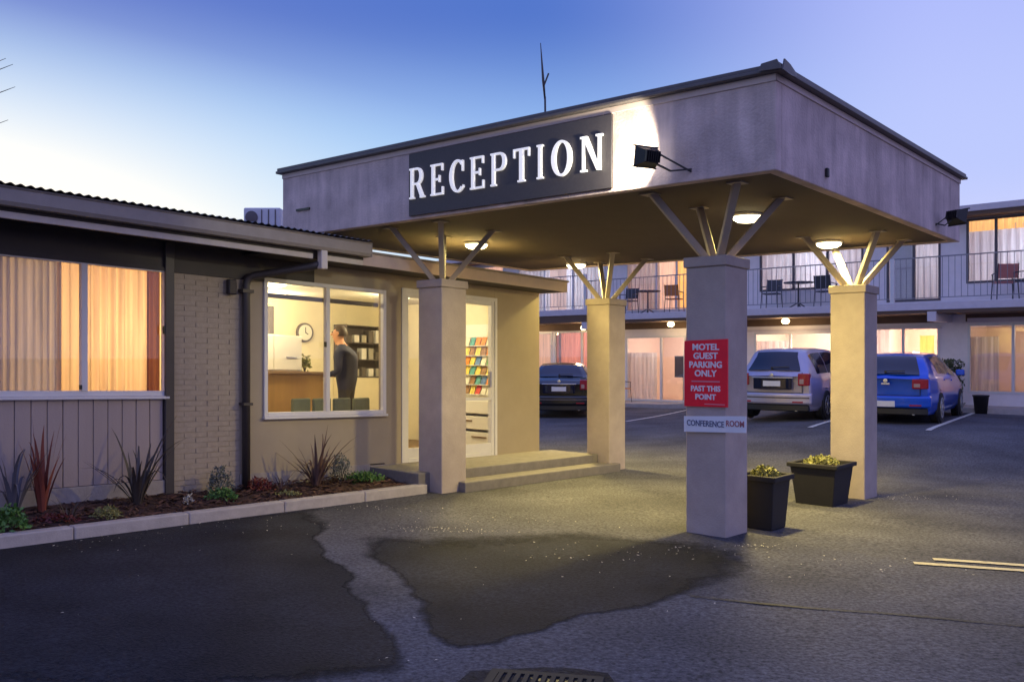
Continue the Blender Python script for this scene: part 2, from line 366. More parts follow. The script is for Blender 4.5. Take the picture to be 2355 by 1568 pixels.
def worn_patch(pts, feather, lift=.004, cell=.05):
    V = [Vector(p) for p in pts]; n = len(V)
    def cov(p):
        q3 = Vector((p.x, p.y, 0)); p = p + Vector((noise.noise(q3 * 1.7), noise.noise(q3 * 1.7 + Vector((7, 3, 1))))) * .11 + Vector((noise.noise(q3 * 6), noise.noise(q3 * 6 + Vector((5, 1, 2))))) * .04
        best = 9; fi = .1; ins = False
        for i in range(n):
            a, b = V[i], V[(i + 1) % n]
            if (a.y > p.y) != (b.y > p.y) and p.x < (b.x - a.x) * (p.y - a.y) / (b.y - a.y) + a.x: ins = not ins
            d = b - a; u = max(0, min(1, (p - a).dot(d) / d.length_squared)); q = (p - a - d * u).length
            if q < best: best = q; fi = feather[i] * (1 - u) + feather[(i + 1) % n] * u
        return max(0, min(1, .5 + (best if ins else -best) / (2 * fi)))
    x0, x1 = min(v.x for v in V) - .4, max(v.x for v in V) + .4; y0, y1 = min(v.y for v in V) - .4, max(v.y for v in V) + .4
    nx_, ny_ = int((x1 - x0) / cell), int((y1 - y0) / cell); P_ = [Vector((x0 + i * cell, y0 + j * cell)) for j in range(ny_ + 1) for i in range(nx_ + 1)]
    cv = [cov(p) for p in P_]; fs = []
    for j in range(ny_):
        for i in range(nx_):
            f = (j * (nx_ + 1) + i, j * (nx_ + 1) + i + 1, (j + 1) * (nx_ + 1) + i + 1, (j + 1) * (nx_ + 1) + i)
            if max(cv[k] for k in f) > 0: fs.append(f)
    used = sorted({k for f in fs for k in f}); ix = {k: i for i, k in enumerate(used)}
    mb = MB(); mb.add([(P_[k].x, P_[k].y, gz(P_[k].x, P_[k].y) + lift) for k in used], [tuple(ix[k] for k in f) for f in fs])
    o = mb.build('asphalt_patch', M['patchf'], fix=False); at = o.data.attributes.new('cover', 'FLOAT', 'POINT')
    for i, k in enumerate(used): at.data[i].value = cv[k]
    return tag(o, kind='structure')
worn_patch([(-4.25, 6.86), (-3.45, 7.67), (-2.03, 8.83), (-1.67, 7.62), (-1.32, 6.53), (-1.11, 5.94), (-0.81, 5.17), (-0.62, 4.61), (-0.53, 4.27), (-0.77, 4.13), (-1.23, 4.02), (-1.84, 3.9), (-3.2, 4.05), (-5.4, 5.6)], [.25, .3, .25, .05, .04, .04, .04, .05, .08, .12, .2, .25, .2, .2])
worn_patch([(-1.13, 6.98), (-1.02, 7.38), (-0.63, 7.22), (0.09, 7.45), (0.58, 7.64), (1.08, 7.43), (1.49, 7.27), (1.79, 6.87), (1.47, 6.28), (1.09, 5.71), (0.84, 5.42), (0.39, 5.18), (0.1, 4.85), (-0.09, 4.64), (-0.25, 4.62), (-0.4, 4.84), (-0.53, 5.27), (-0.68, 5.79), (-0.89, 6.27)], [.10, .25, .35, .35, .35, .35, .35, .35, .25, .10, .06, .05, .05, .05, .05, .05, .05, .05, .06])
jp = [(1.15, 5.66), (1.44, 5.54), (1.81, 5.41), (2.3, 5.3), (2.97, 5.08), (4.2, 4.7)]
ground_sheet('tar_joint', [(x, y) for x, y in jp] + [(x, y - .022) for x, y in jp[::-1]], M['crack'], .008, .004)
def stripe(name, p, q, w, m, lift=.008):
    p, q = Vector(p), Vector(q); d = (q - p).normalized(); n_ = Vector((-d.y, d.x)) * w / 2
    return ground_sheet(name, [p - n_, q - n_, q + n_, p + n_], m, lift, .003, .25)
stripe('painted_line', (3.30, 6.86), (5.2, 6.31), .085, M['yline']); stripe('painted_line', (3.08, 6.71), (5.2, 6.10), .085, M['yline'])
stripe('parking_line', (7.75, 16.3), (11.6, 21.7), .10, M['line']); stripe('parking_line', (2.84, 21.7), (5.1, 25.4), .10, M['line'])
stripe('parking_line', (5.75, 16.9), (8.9, 21.9), .10, M['line']); stripe('parking_line', (10.6, 16.0), (13.6, 20.2), .10, M['line'])

# kerb and planting bed
mb = MB(F)
for i in range(9):
    a0, a1 = -9 + i, -8 + i + (-.1 if i == 8 else -.006)
    mbk = MB(F); mbk.box(a0, a1, 3.74, 3.87, -.08, .105)
    if i == 0: kr = None
    k_ = mbk.build('kerb', M['concrete'], bevel=.012, seg=2); tag(k_, kind='structure')
mb = MB(F)
mb.grid(lambda u, v: (-9 + 8.86 * u, 3.865 + .83 * v, .075 + .075 * v + .02 * math.sin(9 * u + 3 * v) * v + random.uniform(-.012, .012)), 90, 9)
tag(mb.build('mulch_bed', M['mulch']), 'dark bark mulch bed between kerb and wall', kind='structure')
mb = MB(F)
for i in range(2600):
    a, b = random.uniform(-7, -.2), random.uniform(3.88, 4.66); v = (b - 3.865) / .83; z = .09 + .075 * v
    L_, w_, th = random.uniform(.015, .045), random.uniform(.006, .014), random.uniform(0, 6.28); dz = random.uniform(-.012, .02)
    c_, s_ = math.cos(th), math.sin(th)
    mb.add([(a - L_ * c_ + w_ * s_, b - L_ * s_ - w_ * c_, z), (a + L_ * c_ + w_ * s_, b + L_ * s_ - w_ * c_, z + dz), (a + L_ * c_ - w_ * s_, b + L_ * s_ + w_ * c_, z + dz + .006), (a - L_ * c_ - w_ * s_, b - L_ * s_ + w_ * c_, z + .006)], [(0, 1, 2, 3)])
tag(mb.build('bark_chips', M['chip'], fix=False), 'loose bark chips scattered over the planting bed', 'bark chips', kind='stuff')

# porch and step
mb = MB(F); mb.box(-.18, 3.28, 3.81, 4.70, -.2, .23); st = mb.build('porch_slab', M['stepc'], bevel=.012, seg=2); tag(st, kind='structure')
mb = MB(F); mb.box(.27, 3.40, 3.50, 3.808, -.2, .115); tag(mb.build('entrance_step', M['stepc'], bevel=.012, seg=2), kind='structure')

# ================================================================== RECEPTION BUILDING
WB = 4.69
def WL(a, d, z): return FB(a, WB - d, z)             # d = distance in front of the wall face
rb = thing('reception_building', FB(-2, WB, .1), 'low taupe reception building with brick panel, boards and lit windows', 'building')
# framing walls
def part(fr, name, boxes, m, par, bevel=0, **k):
    mb = MB(fr)
    for b_ in boxes: mb.box(*b_)
    return mb.build(name, m, par, bevel, **k)
part(WL, 'footing', [(-9, -2.69, -.12, .03, -.3, .268)], M['footing'], rb, .006)
part(WL, 'footing', [(-1.94, -.19, -.12, .012, -.3, .262), (-.19, 3.0, -.12, .004, -.3, .245)], M['footing'], rb)
pw = part(WL, 'board_wall', [(-9, -2.78, -.14, -.02, .25, 1.115), (-9, -4.42, -.14, -.02, 1.115, 2.7), (-4.42, -2.78, -.14, -.02, 2.385, 2.7)], M['board'], rb)
x = -2.79; i = 0
while x > -8.9:
    mb = MB(WL); top = 1.098 if x > -4.52 else 2.38
    mb.box(x - .129 + random.uniform(-.001, .001), x, -.02, .004 + random.uniform(0, .003), .272, top); mb.build('board', M['board'], pw, .003); x -= .1355
part(WL, 'header_beam', [(-9, -2.69, -.02, .012, 2.386, 2.64), (-2.69, -1.0, -.02, .020, 2.345, 2.64)], M['dark'], rb)
part(WL, 'post', [(-2.782, -2.690, -.05, .05, .06, 2.64)], M['pipe'], rb, .004)
# brick panel
bk = part(WL, 'brick_panel', [(-2.689, -1.945, -.12, -.0015, -.2, 2.344)], M['mortar'], rb)
bm_ = MB(lambda x, y, z: (RX * x + RY * y, RY * x - RX * y, z)); bm_.box(0, .232, -.02, 0.0, 0, .076)
def brick_mesh(w):
    mb = MB(lambda x, y, z: (RX * x + RY * y, RY * x - RX * y, z)); mb.box(0, w, -.02, 0, 0, .0465)
    o = mb.build('brick', M['brick'], None, 0); o.location = (0, 0, 0)
    for v in o.data.vertices: v.co += ROOT[o.name]
    d = o.data; bpy.data.objects.remove(o); return d
bw = (.7435 - .02) / 3
full, half = brick_mesh(bw - .0), brick_mesh(bw / 2 - .005)
for r in range(46):
    z = -.02 + r * .0537
    if z + .047 > 2.344: break
    xs = [(-2.687 + j * (bw + .01), full) for j in range(3)] if r % 2 == 0 else [(-2.687, half)] + [(-2.687 + bw / 2 + .005 + j * (bw + .01), full) for j in range(2)] + [(-2.687 + bw / 2 + .005 + 2 * (bw + .01), half)]
    for x, d in xs:
        o = bpy.data.objects.new('brick', d); COL.objects.link(o); o.parent = bk
        o.location = Vector(WL(x, .004 + random.uniform(-.0025, .0025), z)) - ROOT[rb.name]
# panel wall of the reception with openings
W2 = (-1.655, .055, .872, 2.392); DR = (.38, 2.03, .235, 2.40)
part(WL, 'wall_panel', [(-1.945, W2[0], -.12, .002, .262, 2.6), (W2[0], W2[1], -.12, .002, .262, W2[2]), (W2[0], W2[1], -.12, .002, W2[3], 2.6), (W2[1], .318, -.12, .002, .246, 2.6), (.322, DR[0], -.12, -.002, .246, 2.6), (DR[0], DR[1], -.12, -.001, DR[3], 2.6), (DR[1], 3.0, -.12, .002, .246, 2.6)], M['panel'], rb)
part(WL, 'end_wall', [(2.88, 2.998, -4.0, -.12, -.3, 2.6)], M['panel'], rb)
part(WL, 'interior_wall', [(-1.94, 2.88, -3.62, -3.5, .2, 2.62), (-1.94, -1.82, -3.5, -.12, .2, 2.62)], M['cream'], rb)
part(WL, 'wall_lining', [(2.862, 2.878, -3.5, -.122, .2, 2.55), (-1.82, W2[0] - .02, -.134, -.122, .26, 2.55), (W2[0], W2[1], -.134, -.122, .26, W2[2] - .03)], M['cream'], rb)
part(WL, 'ceiling', [(-1.82, 2.86, -3.5, -.13, 2.52, 2.60)], M['ceilw'], rb)
part(WL, 'carpet', [(-1.82, 2.86, -3.5, -.13, .18, .26)], M['floorin'], rb)
# windows
def window(fr, root, x0, x1, z0, z1, d, mulls, fm, gm, fw=.045, dep=.06, name='window', sill=True):
    mb = MB(fr)
    mb.box(x0, x0 + fw, d - dep, d, z0, z1); mb.box(x1 - fw, x1, d - dep, d, z0, z1)
    mb.box(x0 + fw, x1 - fw, d - dep, d, z0, z0 + fw); mb.box(x0 + fw, x1 - fw, d - dep, d, z1 - fw, z1)
    w = mb.build(name, fm, root, .003)
    xs = [x0 + fw] + [m for m in mulls] + [x1 - fw]
    for m in mulls: part(fr, 'mullion', [(m - fw * .55, m + fw * .55, d - dep + .008, d + .008, z0 + fw, z1 - fw)], fm, w)
    for j in range(len(xs) - 1):
        part(fr, 'pane', [(xs[j] + (fw * .55 if j else 0), xs[j + 1] - (fw * .55 if j < len(xs) - 2 else 0), d - dep * .6 - .012 * (j % 2), d - dep * .6 + .004 - .012 * (j % 2), z0 + fw, z1 - fw)], gm, w)
    return w
w1 = window(WL, rb, -4.42, -2.735, 1.105, 2.383, .022, [-3.552], M['white'], M['glass'], .05)
part(WL, 'sill', [(-4.43, -2.735, -.02, .05, 1.075, 1.104)], M['white'], w1, .004)
part(WL, 'latch', [(-3.60, -3.582, .02, .05, 1.17, 1.21), (-2.80, -2.785, .02, .045, 1.72, 1.80)], M['black'], w1)
part(WL, 'head_trim', [(-4.42, -2.735, .0221, .034, 2.345, 2.383)], M['dark'], w1)
def curtain(fr, x0, x1, d, z0, z1, m, par, pl=.10, amp=.03, name='curtain', seed=0):
    n = max(8, int((x1 - x0) / pl * 8)); rr = random.Random(seed); ph = [rr.uniform(-.5, .5) for _ in range(n + 1)]
    mb = MB(fr)
    mb.grid(lambda u, v: (x0 + (x1 - x0) * u, d + amp * (math.sin(2 * math.pi * (x1 - x0) * u / pl + ph[int(u * n)] * .9) + .5 * math.sin(2.3 * math.pi * (x1 - x0) * u / pl + 1)) * (.75 + .25 * v), z0 + (z1 - z0) * v), n, 3)
    return mb.build(name, m, par, smoothed=True, fix=False)
M['curt_or'] = cloth_mat('orange_lit_curtain', (.86, .66, .47), .72)
M['curt_dk'] = cloth_mat('rust_curtain', (.34, .14, .07), .4)
M['curt_sheer'] = cloth_mat('grey_sheer_curtain', (.70, .63, .60), .40)
curtain(WL, -3.72, -2.86, -.18, 1.12, 2.42, M['curt_or'], rb, .085, .025, seed=1)
curtain(WL, -2.885, -2.75, -.15, 1.12, 2.42, M['curt_dk'], rb, .06, .02, seed=2)
curtain(WL, -4.55, -3.70, -.15, 1.12, 2.42, M['curt_sheer'], rb, .065, .02, seed=3)
part(WL, 'room_wall', [(-5.5, -2.2, -2.3, -2.2, .3, 2.6), (-5.5, -5.4, -2.2, -.142, .3, 2.6), (-2.3, -2.2, -2.2, -.13, .3, 2.6), (-5.4, -2.3, -2.2, -.142, .2, .3), (-5.4, -2.3, -2.2, -.142, 2.6, 2.7)], M['cream'], rb)
w2 = window(WL, rb, W2[0], W2[1], W2[2], W2[3], .03, [-.82], M['white'], M['glass'], .045)
part(WL, 'sill', [(W2[0] - .01, W2[1] + .01, .0, .055, W2[2] - .03, W2[2] - .001)], M['white'], w2, .004)
part(WL, 'latch', [(-.875, -.85, .03, .05, 1.66, 1.72)], M['black'], w2)
part(WL, 'blind_rail', [(-1.60, .0, -.10, -.06, 2.185, 2.222), (-1.60, .0, -.09, -.07, 2.222, 2.235)], M['gutterdk'], w2)
# door with side light
dw = window(WL, rb, DR[0], DR[1], DR[2], DR[3], .0, [1.0], M['white'], M['glass'], .06, .07, name='door')
part(WL, 'kick_rail', [(.44, .96, -.05, -.006, .296, .42), (1.04, 1.97, -.05, -.006, .296, .42)], M['white'], dw)
part(WL, 'mid_rail', [(1.04, 1.97, -.05, -.006, 1.02, 1.055)], M['white'], dw)
part(WL, 'handle', [(1.90, 1.93, .005, .04, 1.2, 1.42)], M['chrome'], dw)
part(WL, 'door_frame', [(DR[0] - .055, DR[0], -.02, .012, .246, DR[3] + .05), (DR[1], DR[1] + .045, -.02, .014, .246, DR[3] + .05), (DR[0], DR[1], -.02, .013, DR[3], DR[3] + .05)], M['white'], dw)
# wing roof, gutter, trim
part(WL, 'soffit', [(-9, -.74, -.12, .58, 2.640, 2.662)], M['dark'], rb)
def gut(u): return u
mb = MB(WL)
for p in (0,):
    prof = [(.585, 2.668), (.70, 2.668), (.715, 2.70), (.715, 2.80), (.73, 2.815), (.715, 2.822), (.70, 2.80), (.70, 2.705), (.69, 2.685), (.585, 2.685)]
    n = len(prof); mb.add([(a, d, z) for a in (-9, -.722) for d, z in prof], [tuple(range(n)), tuple(range(n, 2 * n))] + [(i, (i + 1) % n, n + (i + 1) % n, n + i) for i in range(n)])
mb.box(-.728, -.718, .58, .72, 2.665, 2.822)
g = mb.build('gutter', M['gutter'], rb)
part(WL, 'fascia_board', [(-9, -.74, .56, .584, 2.60, 2.80)], M['dark'], rb)
part(WL, 'pale_trim', [(-9, -1.43, .584, .612, 2.575, 2.632), (-1.27, -.76, .584, .612, 2.575, 2.632)], M['strip'], rb, .004)
mb = MB(WL)
na = 330
def corr(u, v): return (-9 + 8.27 * u, .735 - 4.6 * v, 2.842 + .09 * v * 4.6 * .35 + .0085 * math.sin(2 * math.pi * 8.27 * u / .0762))
mb.grid(corr, na * 2, 1); mb.grid(lambda u, v: (lambda p: (p[0], p[1], p[2] - .004))(corr(u, v)), na * 2, 1)
mb.build('corrugated_roof', M['roof'], rb, fix=False)
part(WL, 'roof_timber', [(-9, -.76, -3.9, .56, 2.70, 2.775)], M['dark'], rb)
# downpipe
mb = MB(WL); mb.tube([(-1.895, .06, .12), (-1.895, .06, 2.28), (-1.885, .07, 2.345), (-1.84, .11, 2.385), (-1.40, .56, 2.50), (-1.345, .63, 2.53)], .043, 10)
dp = mb.build('downpipe', M['pipe'], rb, smoothed=True)
part(WL, 'pipe_bracket', [(-1.96, -1.83, .0, .108, 2.20, 2.235)], M['pipe'], dp); part(WL, 'pipe_bracket', [(-1.95, -1.84, .0, .106, 1.0, 1.03)], M['pipe'], dp)
part(WL, 'outlet', [(-1.385, -1.305, .62, .70, 2.47, 2.668)], M['strip'], dp, .006)
part(WL, 'wall_lamp_box', [(-2.11, -2.02, .02, .09, 2.17, 2.33)], M['dark'], rb, .01)
# reception flat roof
part(FB, 'roof_fascia', [(-.70, 3.05, 4.195, 4.225, 2.595, 2.735)], M['trim'], rb, .004)
part(FB, 'roof_cap', [(-.71, 3.07, 4.175, 4.26, 2.7352, 2.76)], M['gutter'], rb)
part(FB, 'roof_fascia', [(3.03, 3.06, 4.2252, 8.9, 2.595, 2.735)], M['trim'], rb)
part(FB, 'eave_soffit', [(-1.9, 3.028, 4.226, 4.687, 2.60, 2.615)], M['dark'], rb)
part(FB, 'flat_roof', [(-.70, 3.028, 4.226, 8.9, 2.64, 2.73)], M['roof'], rb)
# interior light fittings of the reception (one thing each)
for k, (a, d) in enumerate([(-.6, -1.4), (1.5, -1.4), (.3, -2.8)]):
    t = thing('ceiling_light', WL(a, d, 2.515), 'round light on the white ceiling inside reception', 'ceiling light', 'lights inside reception')
    mb = MB(); c_ = WL(a, d, 2.515); mb.lathe(c_, [(.15, 0.0), (.15, -.03), (.11, -.06), (.02, -.065)], 20); mb.build('diffuser', M['globe'], t, smoothed=True)
    lamp('reception_bulb', 'POINT', WL(a, d, 2.36), 72 if a > 1 else 52, (1, .82, .46), t, .12)
t = thing('bedside_lamp', WL(-3.2, -1.2, .26), 'lamp behind the orange curtain', 'lamp')
mb = MB(WL); mb.box(-3.3, -3.1, -1.3, -1.1, .30, .9); mb.build('stand', M['wood'], t)
mb = MB(); mb.lathe(WL(-3.2, -1.2, .9), [(.05, 0), (.05, .25), (.14, .26), (.10, .46)], 16); mb.build('lamp_shade', M['globe'], t)
lamp('room_bulb_or_fill', 'POINT', WL(-3.15, -.95, 1.75), 44, (1, .68, .34), t, .16)

# ================================================================== CANOPY
A0, A1, B0, B1 = -.55, 4.30, -.725, 6.0
cn = thing('entrance_canopy', F(2, 2.2, 0), 'big mauve rendered entrance canopy on four square columns', 'canopy')
def cpart(name, boxes, m, bevel=0, par=None): return part(FC, name, boxes, m, par or cn, bevel)
T = .10
cpart('front_fascia', [(A0, A0 + T, B0, B1, 3.02, 3.76)], M['render'], .006)
cpart('side_fascia', [(A0 + T, A1, B0, B0 + T, 3.021, 3.759)], M['render'], .006)
cpart('rear_fascia', [(A0 + T, A1, B1 - T, B1, 3.021, 3.759)], M['render'])
cpart('far_fascia', [(A1 - T, A1, B0 + T, B1 - T, 3.021, 3.759)], M['render'])
cpart('soffit', [(A0 + T, A1 - T, B0 + T, B1 - T, 3.035, 3.06)], M['soffit'])
cpart('roof_deck', [(A0 + T, A1 - T, B0 + T, B1 - T, 3.66, 3.70)], M['roof'])
cpart('trim', [(A0 - .012, A0, B0 - .012, B1, 3.712, 3.768), (A0 - .012, A1, B0 - .012, B0, 3.712, 3.767)], M['trim'], .003)
gcap = cpart('roof_gutter', [(A0 - .07, A0 + .06, B0 - .07, B1 + .06, 3.769, 3.80), (A0 - .055, A0 - .02, B0 - .055, B1 + .05, 3.80, 3.835),
                      (A0 + .06, A1 + .07, B0 - .07, B0 + .06, 3.7692, 3.80), (A0 - .02, A1 + .06, B0 - .055, B0 - .02, 3.80, 3.835),
                      (A0 + .06, A1 + .07, B1 - .06, B1 + .06, 3.7692, 3.80), (A1 - .06, A1 + .07, B0 + .06, B1 - .06, 3.7692, 3.80)], M['gutterdk'], .006)
# bent flashing at the near corner
mb = MB(FC)
mb.poly([(A0 - .09, B0 - .10, 3.76), (A0 + .05, B0 - .10, 3.75), (A0 + .16, B0 - .09, 3.765), (A0 + .20, B0 - .08, 3.80), (A0 + .06, B0 - .09, 3.838), (A0 - .06, B0 - .10, 3.848)], (0, .012, 0))
mb.poly([(A0 - .095, B0 - .09, 3.77), (A0 - .095, B0 + .10, 3.78), (A0 - .09, B0 + .08, 3.836), (A0 - .095, B0 - .05, 3.846)], (.012, 0, 0))
mb.build('corner_flashing', M['gutterdk'], cn)
# columns
def gzab(a, b):
    x_, y_ = ab(a, b); return gz(x_, y_)
def soff(a, b): return FC(a, b, 3.035)[2]
for (ca, cb) in ((0, 0), (3.25, 0), (0, 3.61), (3.27, 3.61)):
    colm = part(F, 'column', [(ca, ca + .4, cb, cb + .4, -.25, 2.38)], M['column'], cn, .008)
    part(F, 'column_cap', [(ca - .018, ca + .418, cb - .018, cb + .418, 2.3802, 2.47)], M['column'], colm, .006)
    base = Vector(F(ca + .2, cb + .2, 2.46))
    for (da, db) in ((1, 1), (1, -1), (-1, 1), (-1, -1)):
        ta, tb = ca + .2 + da * .43, cb + .2 + db * .43
        p = Vector(ab(ca + .2 + da * .05, cb + .2 + db * .05) + (base.z - .02,)); q = Vector(ab(ta, tb) + (soff(ta, tb) + .02,))
        mb = MB(); mb.bar(p, q, .062, .062); mb.build('strut', M['strut'], colm, .004)
        x_, y_ = ab(ta, tb); mb = MB(lambda a_, b_, z_: (x_ + RX * a_ + LX * b_, y_ + RY * a_ + LY * b_, soff(ta, tb) - .012 + z_)); mb.box(-.07, .07, -.07, .07, 0, .0115); mb.build('strut_plate', M['strut'], colm)
part(FC, 'vent_slot', [(A0 - .018, A0 - .0005, 5.40, 5.68, 3.30, 3.325)], M['black'], cn)
# soffit lamps
for k, (a, b, lab) in enumerate([(1.22, .42, 'lit round lamp on the soffit beside the column with the red sign'), (3.50, .52, 'lit round lamp on the soffit above the column with the square planter'), (3.80, 4.62, 'lit round lamp on the soffit above the column at the end of the steps'), (1.25, 4.28, 'lit round lamp on the soffit above the glass door')]):
    c_ = Vector(FC(a, b, 3.034)); t = thing('soffit_lamp', c_, lab, 'lamp', 'lamps under the canopy')
    mb = MB(); mb.lathe(c_, [(.155, 0.0), (.16, -.018), (.148, -.03)], 24); mb.build('lamp_base', M['white'], t)
    mb = MB(); mb.lathe(c_, [(.146, -.031), (.138, -.055), (.10, -.078), (.04, -.088), (.004, -.09)], 24); mb.build('diffuser', M['lens'], t, smoothed=True)
    lamp('soffit_bulb', 'AREA', c_ + Vector((0, 0, -.10)), 110 if k == 1 else 190, (1, .78, .24), t, .22, shape='DISK')

# ---------------------------------------------------------------- reception sign
sg = thing('reception_sign', FC(A0, 2.15, 3.05), 'charcoal sign board with white RECEPTION letters on the canopy front', 'sign')
part(FC, 'board', [(A0 - .035, A0 - .0125, .80, 3.51, 3.052, 3.70)], M['signdk'], sg, .003)
def letter_mb(ch):
    """serif capitals in a unit box: width w, height 1; list of convex/flat polygons"""
    P = []
    def rect(x0, x1, y0, y1): P.append([(x0, y0), (x1, y0), (x1, y1), (x0, y1)])
    st, sf, th = .115, .06, .06
    def stem(x, y0=0, y1=1, ser=True):
        rect(x, x + st, y0, y1)
        if ser: rect(x - sf, x, y0, y0 + .055); rect(x + st, x + st + sf, y0, y0 + .055); rect(x - sf, x, y1 - .055, y1); rect(x + st, x + st + sf, y1 - .055, y1)
    def arc(cx, cy, rx, ry, a0, a1, wx, wy, n=18):
        for i in range(n):
            t0, t1 = math.radians(a0 + (a1 - a0) * i / n), math.radians(a0 + (a1 - a0) * (i + 1) / n)
            P.append([(cx + rx * math.cos(t0), cy + ry * math.sin(t0)), (cx + rx * math.cos(t1), cy + ry * math.sin(t1)), (cx + (rx - wx) * math.cos(t1), cy + (ry - wy) * math.sin(t1)), (cx + (rx - wx) * math.cos(t0), cy + (ry - wy) * math.sin(t0))])
    if ch == 'I': stem(.07); w = .29
    elif ch == 'E':
        stem(.07); rect(.22, .62, 0, th); rect(.22, .60, 1 - th, 1); rect(.22, .46, .48, .48 + th); rect(.565, .62, th, .25); rect(.545, .60, .77, 1 - th); rect(.41, .46, .41, .48); rect(.41, .46, .48 + th, .63); w = .64
    elif ch in 'PR':
        stem(.07); rect(.22, .42, 1 - th, 1); rect(.22, .42, .45, .45 + th); arc(.42, .725, .25, .275, -90, 90, .14, .075)
        if ch == 'R': P.append([(.36, .45), (.50, .47), (.72, .06), (.56, .06)]); rect(.55, .78, 0, .06); w = .80
        else: w = .69
    elif ch == 'T': rect(.27, .42, 0, 1 - th); rect(.20, .27, 0, .055); rect(.42, .49, 0, .055); rect(.02, .67, 1 - th, 1); rect(.02, .07, .74, 1 - th); rect(.62, .67, .74, 1 - th); w = .69
    elif ch == 'C': arc(.40, .5, .38, .52, 48, 312, .15, .07, 26); rect(.60, .655, .64, .98); rect(.64, .68, .12, .20); w = .70
    elif ch == 'O': arc(.40, .5, .38, .52, 0, 360, .15, .065, 36); w = .80
    elif ch == 'N':
        rect(.10, .165, 0, 1); rect(.03, .25, 0, .055); rect(.03, .12, .945, 1); P.append([(.10, 1), (.27, 1), (.74, 0), (.62, 0)]); rect(.665, .74, 0, 1); rect(.59, .82, .945, 1); w = .84
    return P, w
word = 'RECEPTION'; Ls = [letter_mb(c) for c in word]; H_ = .315
sumw = sum(w for _, w in Ls) * H_; gap = (2.60 - sumw) / (len(word) - 1); cur = 3.478
for (P_, w), ch in zip(Ls, word):
    mb = MB(FC)
    for q in P_: mb.poly([(A0 - .062, cur - x * H_, 3.222 + y * H_) for x, y in q], (.026, 0, 0))
    mb.build('letter', M['signw'], sg); cur -= w * H_ + gap

# flood light that washes the sign
def flood(name, label, body, dirv, mount, cells=False):
    t = thing(name, mount, label, 'flood light'); d = Vector(dirv).normalized(); s = Vector((0, 0, 1)).cross(d).normalized(); u = d.cross(s)
    c_ = Vector(body)
    fr = lambda x, y, z: tuple(c_ + d * x + s * y + u * z)
    mb = MB(fr); mb.add([(.0, -.11, -.08), (.0, .11, -.08), (.0, .11, .08), (.0, -.11, .08), (-.09, -.07, -.05), (-.09, .07, -.05), (-.09, .07, .05), (-.09, -.07, .05)], [(0, 1, 2, 3), (7, 6, 5, 4), (0, 4, 5, 1), (1, 5, 6, 2), (2, 6, 7, 3), (3, 7, 4, 0)])
    mb.box(.0, .015, -.12, .12, .08, .09); mb.box(.0, .015, -.12, .12, -.09, -.08)
    for k in range(-3, 4): mb.box(-.115, -.085, k * .022 - .003, k * .022 + .003, -.045, .045)
    mb.build('housing', M['black'], t)
    mb = MB(); m_ = Vector(mount); mb.bar(c_ - d * .06 - u * .03, (c_ - d * .06 - u * .03 + m_) / 2 + Vector((0, 0, -.05)), .02, .012); mb.bar((c_ - d * .06 - u * .03 + m_) / 2 + Vector((0, 0, -.05)), m_, .02, .012)
    mb.bar(c_ - d * .06 + u * .06, m_ + Vector((0, 0, -.02)), .012); mb.build('bracket', M['black'], t)
    mb = MB(fr); mb.box(.002, .010, -.10, .10, -.07, .07); mb.build('lens', M['floodlens'] if cells else M['glassdk'], t)
    return t, c_ + d * .05, d
bp_, mp_ = Vector(FC(A0 - .30, .27, 3.20)), Vector(FC(A0, .02, 3.12))
av, bv = Vector((RX, RY, 0)), Vector((LX, LY, 0))
t, pos, d = flood('flood_light', 'black flood light on a bracket shining on the RECEPTION sign', bp_, bv * .9 + av * .35 + Vector((0, 0, .15)), mp_, True)
aim = (bv * .90 + av * .36 + Vector((0, 0, .26))).normalized()
lamp('flood_bulb', 'SPOT', pos, 88, (1, .92, .66), t, .05, spot_size=math.radians(116), spot_blend=.22, rot=(-aim).to_track_quat('Z', 'Y').to_euler())
flood('flood_light', 'black flood light on the mauve fascia near its courtyard corner', Vector(FC(3.50, B0 - .20, 3.19)), av * .8 - bv * .35 + Vector((0, 0, -.2)), Vector(FC(3.38, B0, 3.12)))
mb = MB(FC); mb.box(.37, .41, B0 - .03, B0 - .0005, 3.12, 3.20); tag(mb.build('sensor', M['black'], bevel=.008), 'tiny black sensor box on the side of the canopy', 'sensor')
# mast on the canopy roof
mt = thing('antenna_mast', FC(.6, 2.55, 3.70), 'thin dark antenna mast rising from the canopy roof', 'antenna')
c_ = Vector(FC(.6, 2.55, 3.70)); mb = MB(); mb.tube([c_, c_ + Vector((-.01, 0, .74))], [.014, .011], 8); mb.tube([c_ + Vector((-.01, 0, .70)), c_ + Vector((-.03, 0, .92)), c_ + Vector((-.06, 0, 1.34))], [.010, .015, .004], 8); mb.build('mast', M['pipe'], mt, smoothed=True)
mb = MB(); mb.tube([c_ + Vector((.05, 0, .0)), c_ + Vector((-.005, 0, .45))], .006, 6); mb.tube([c_ + Vector((-.02, 0, .87)), c_ + Vector((.03, 0, 1.0))], .01, 6); mb.build('stay', M['pipe'], mt)
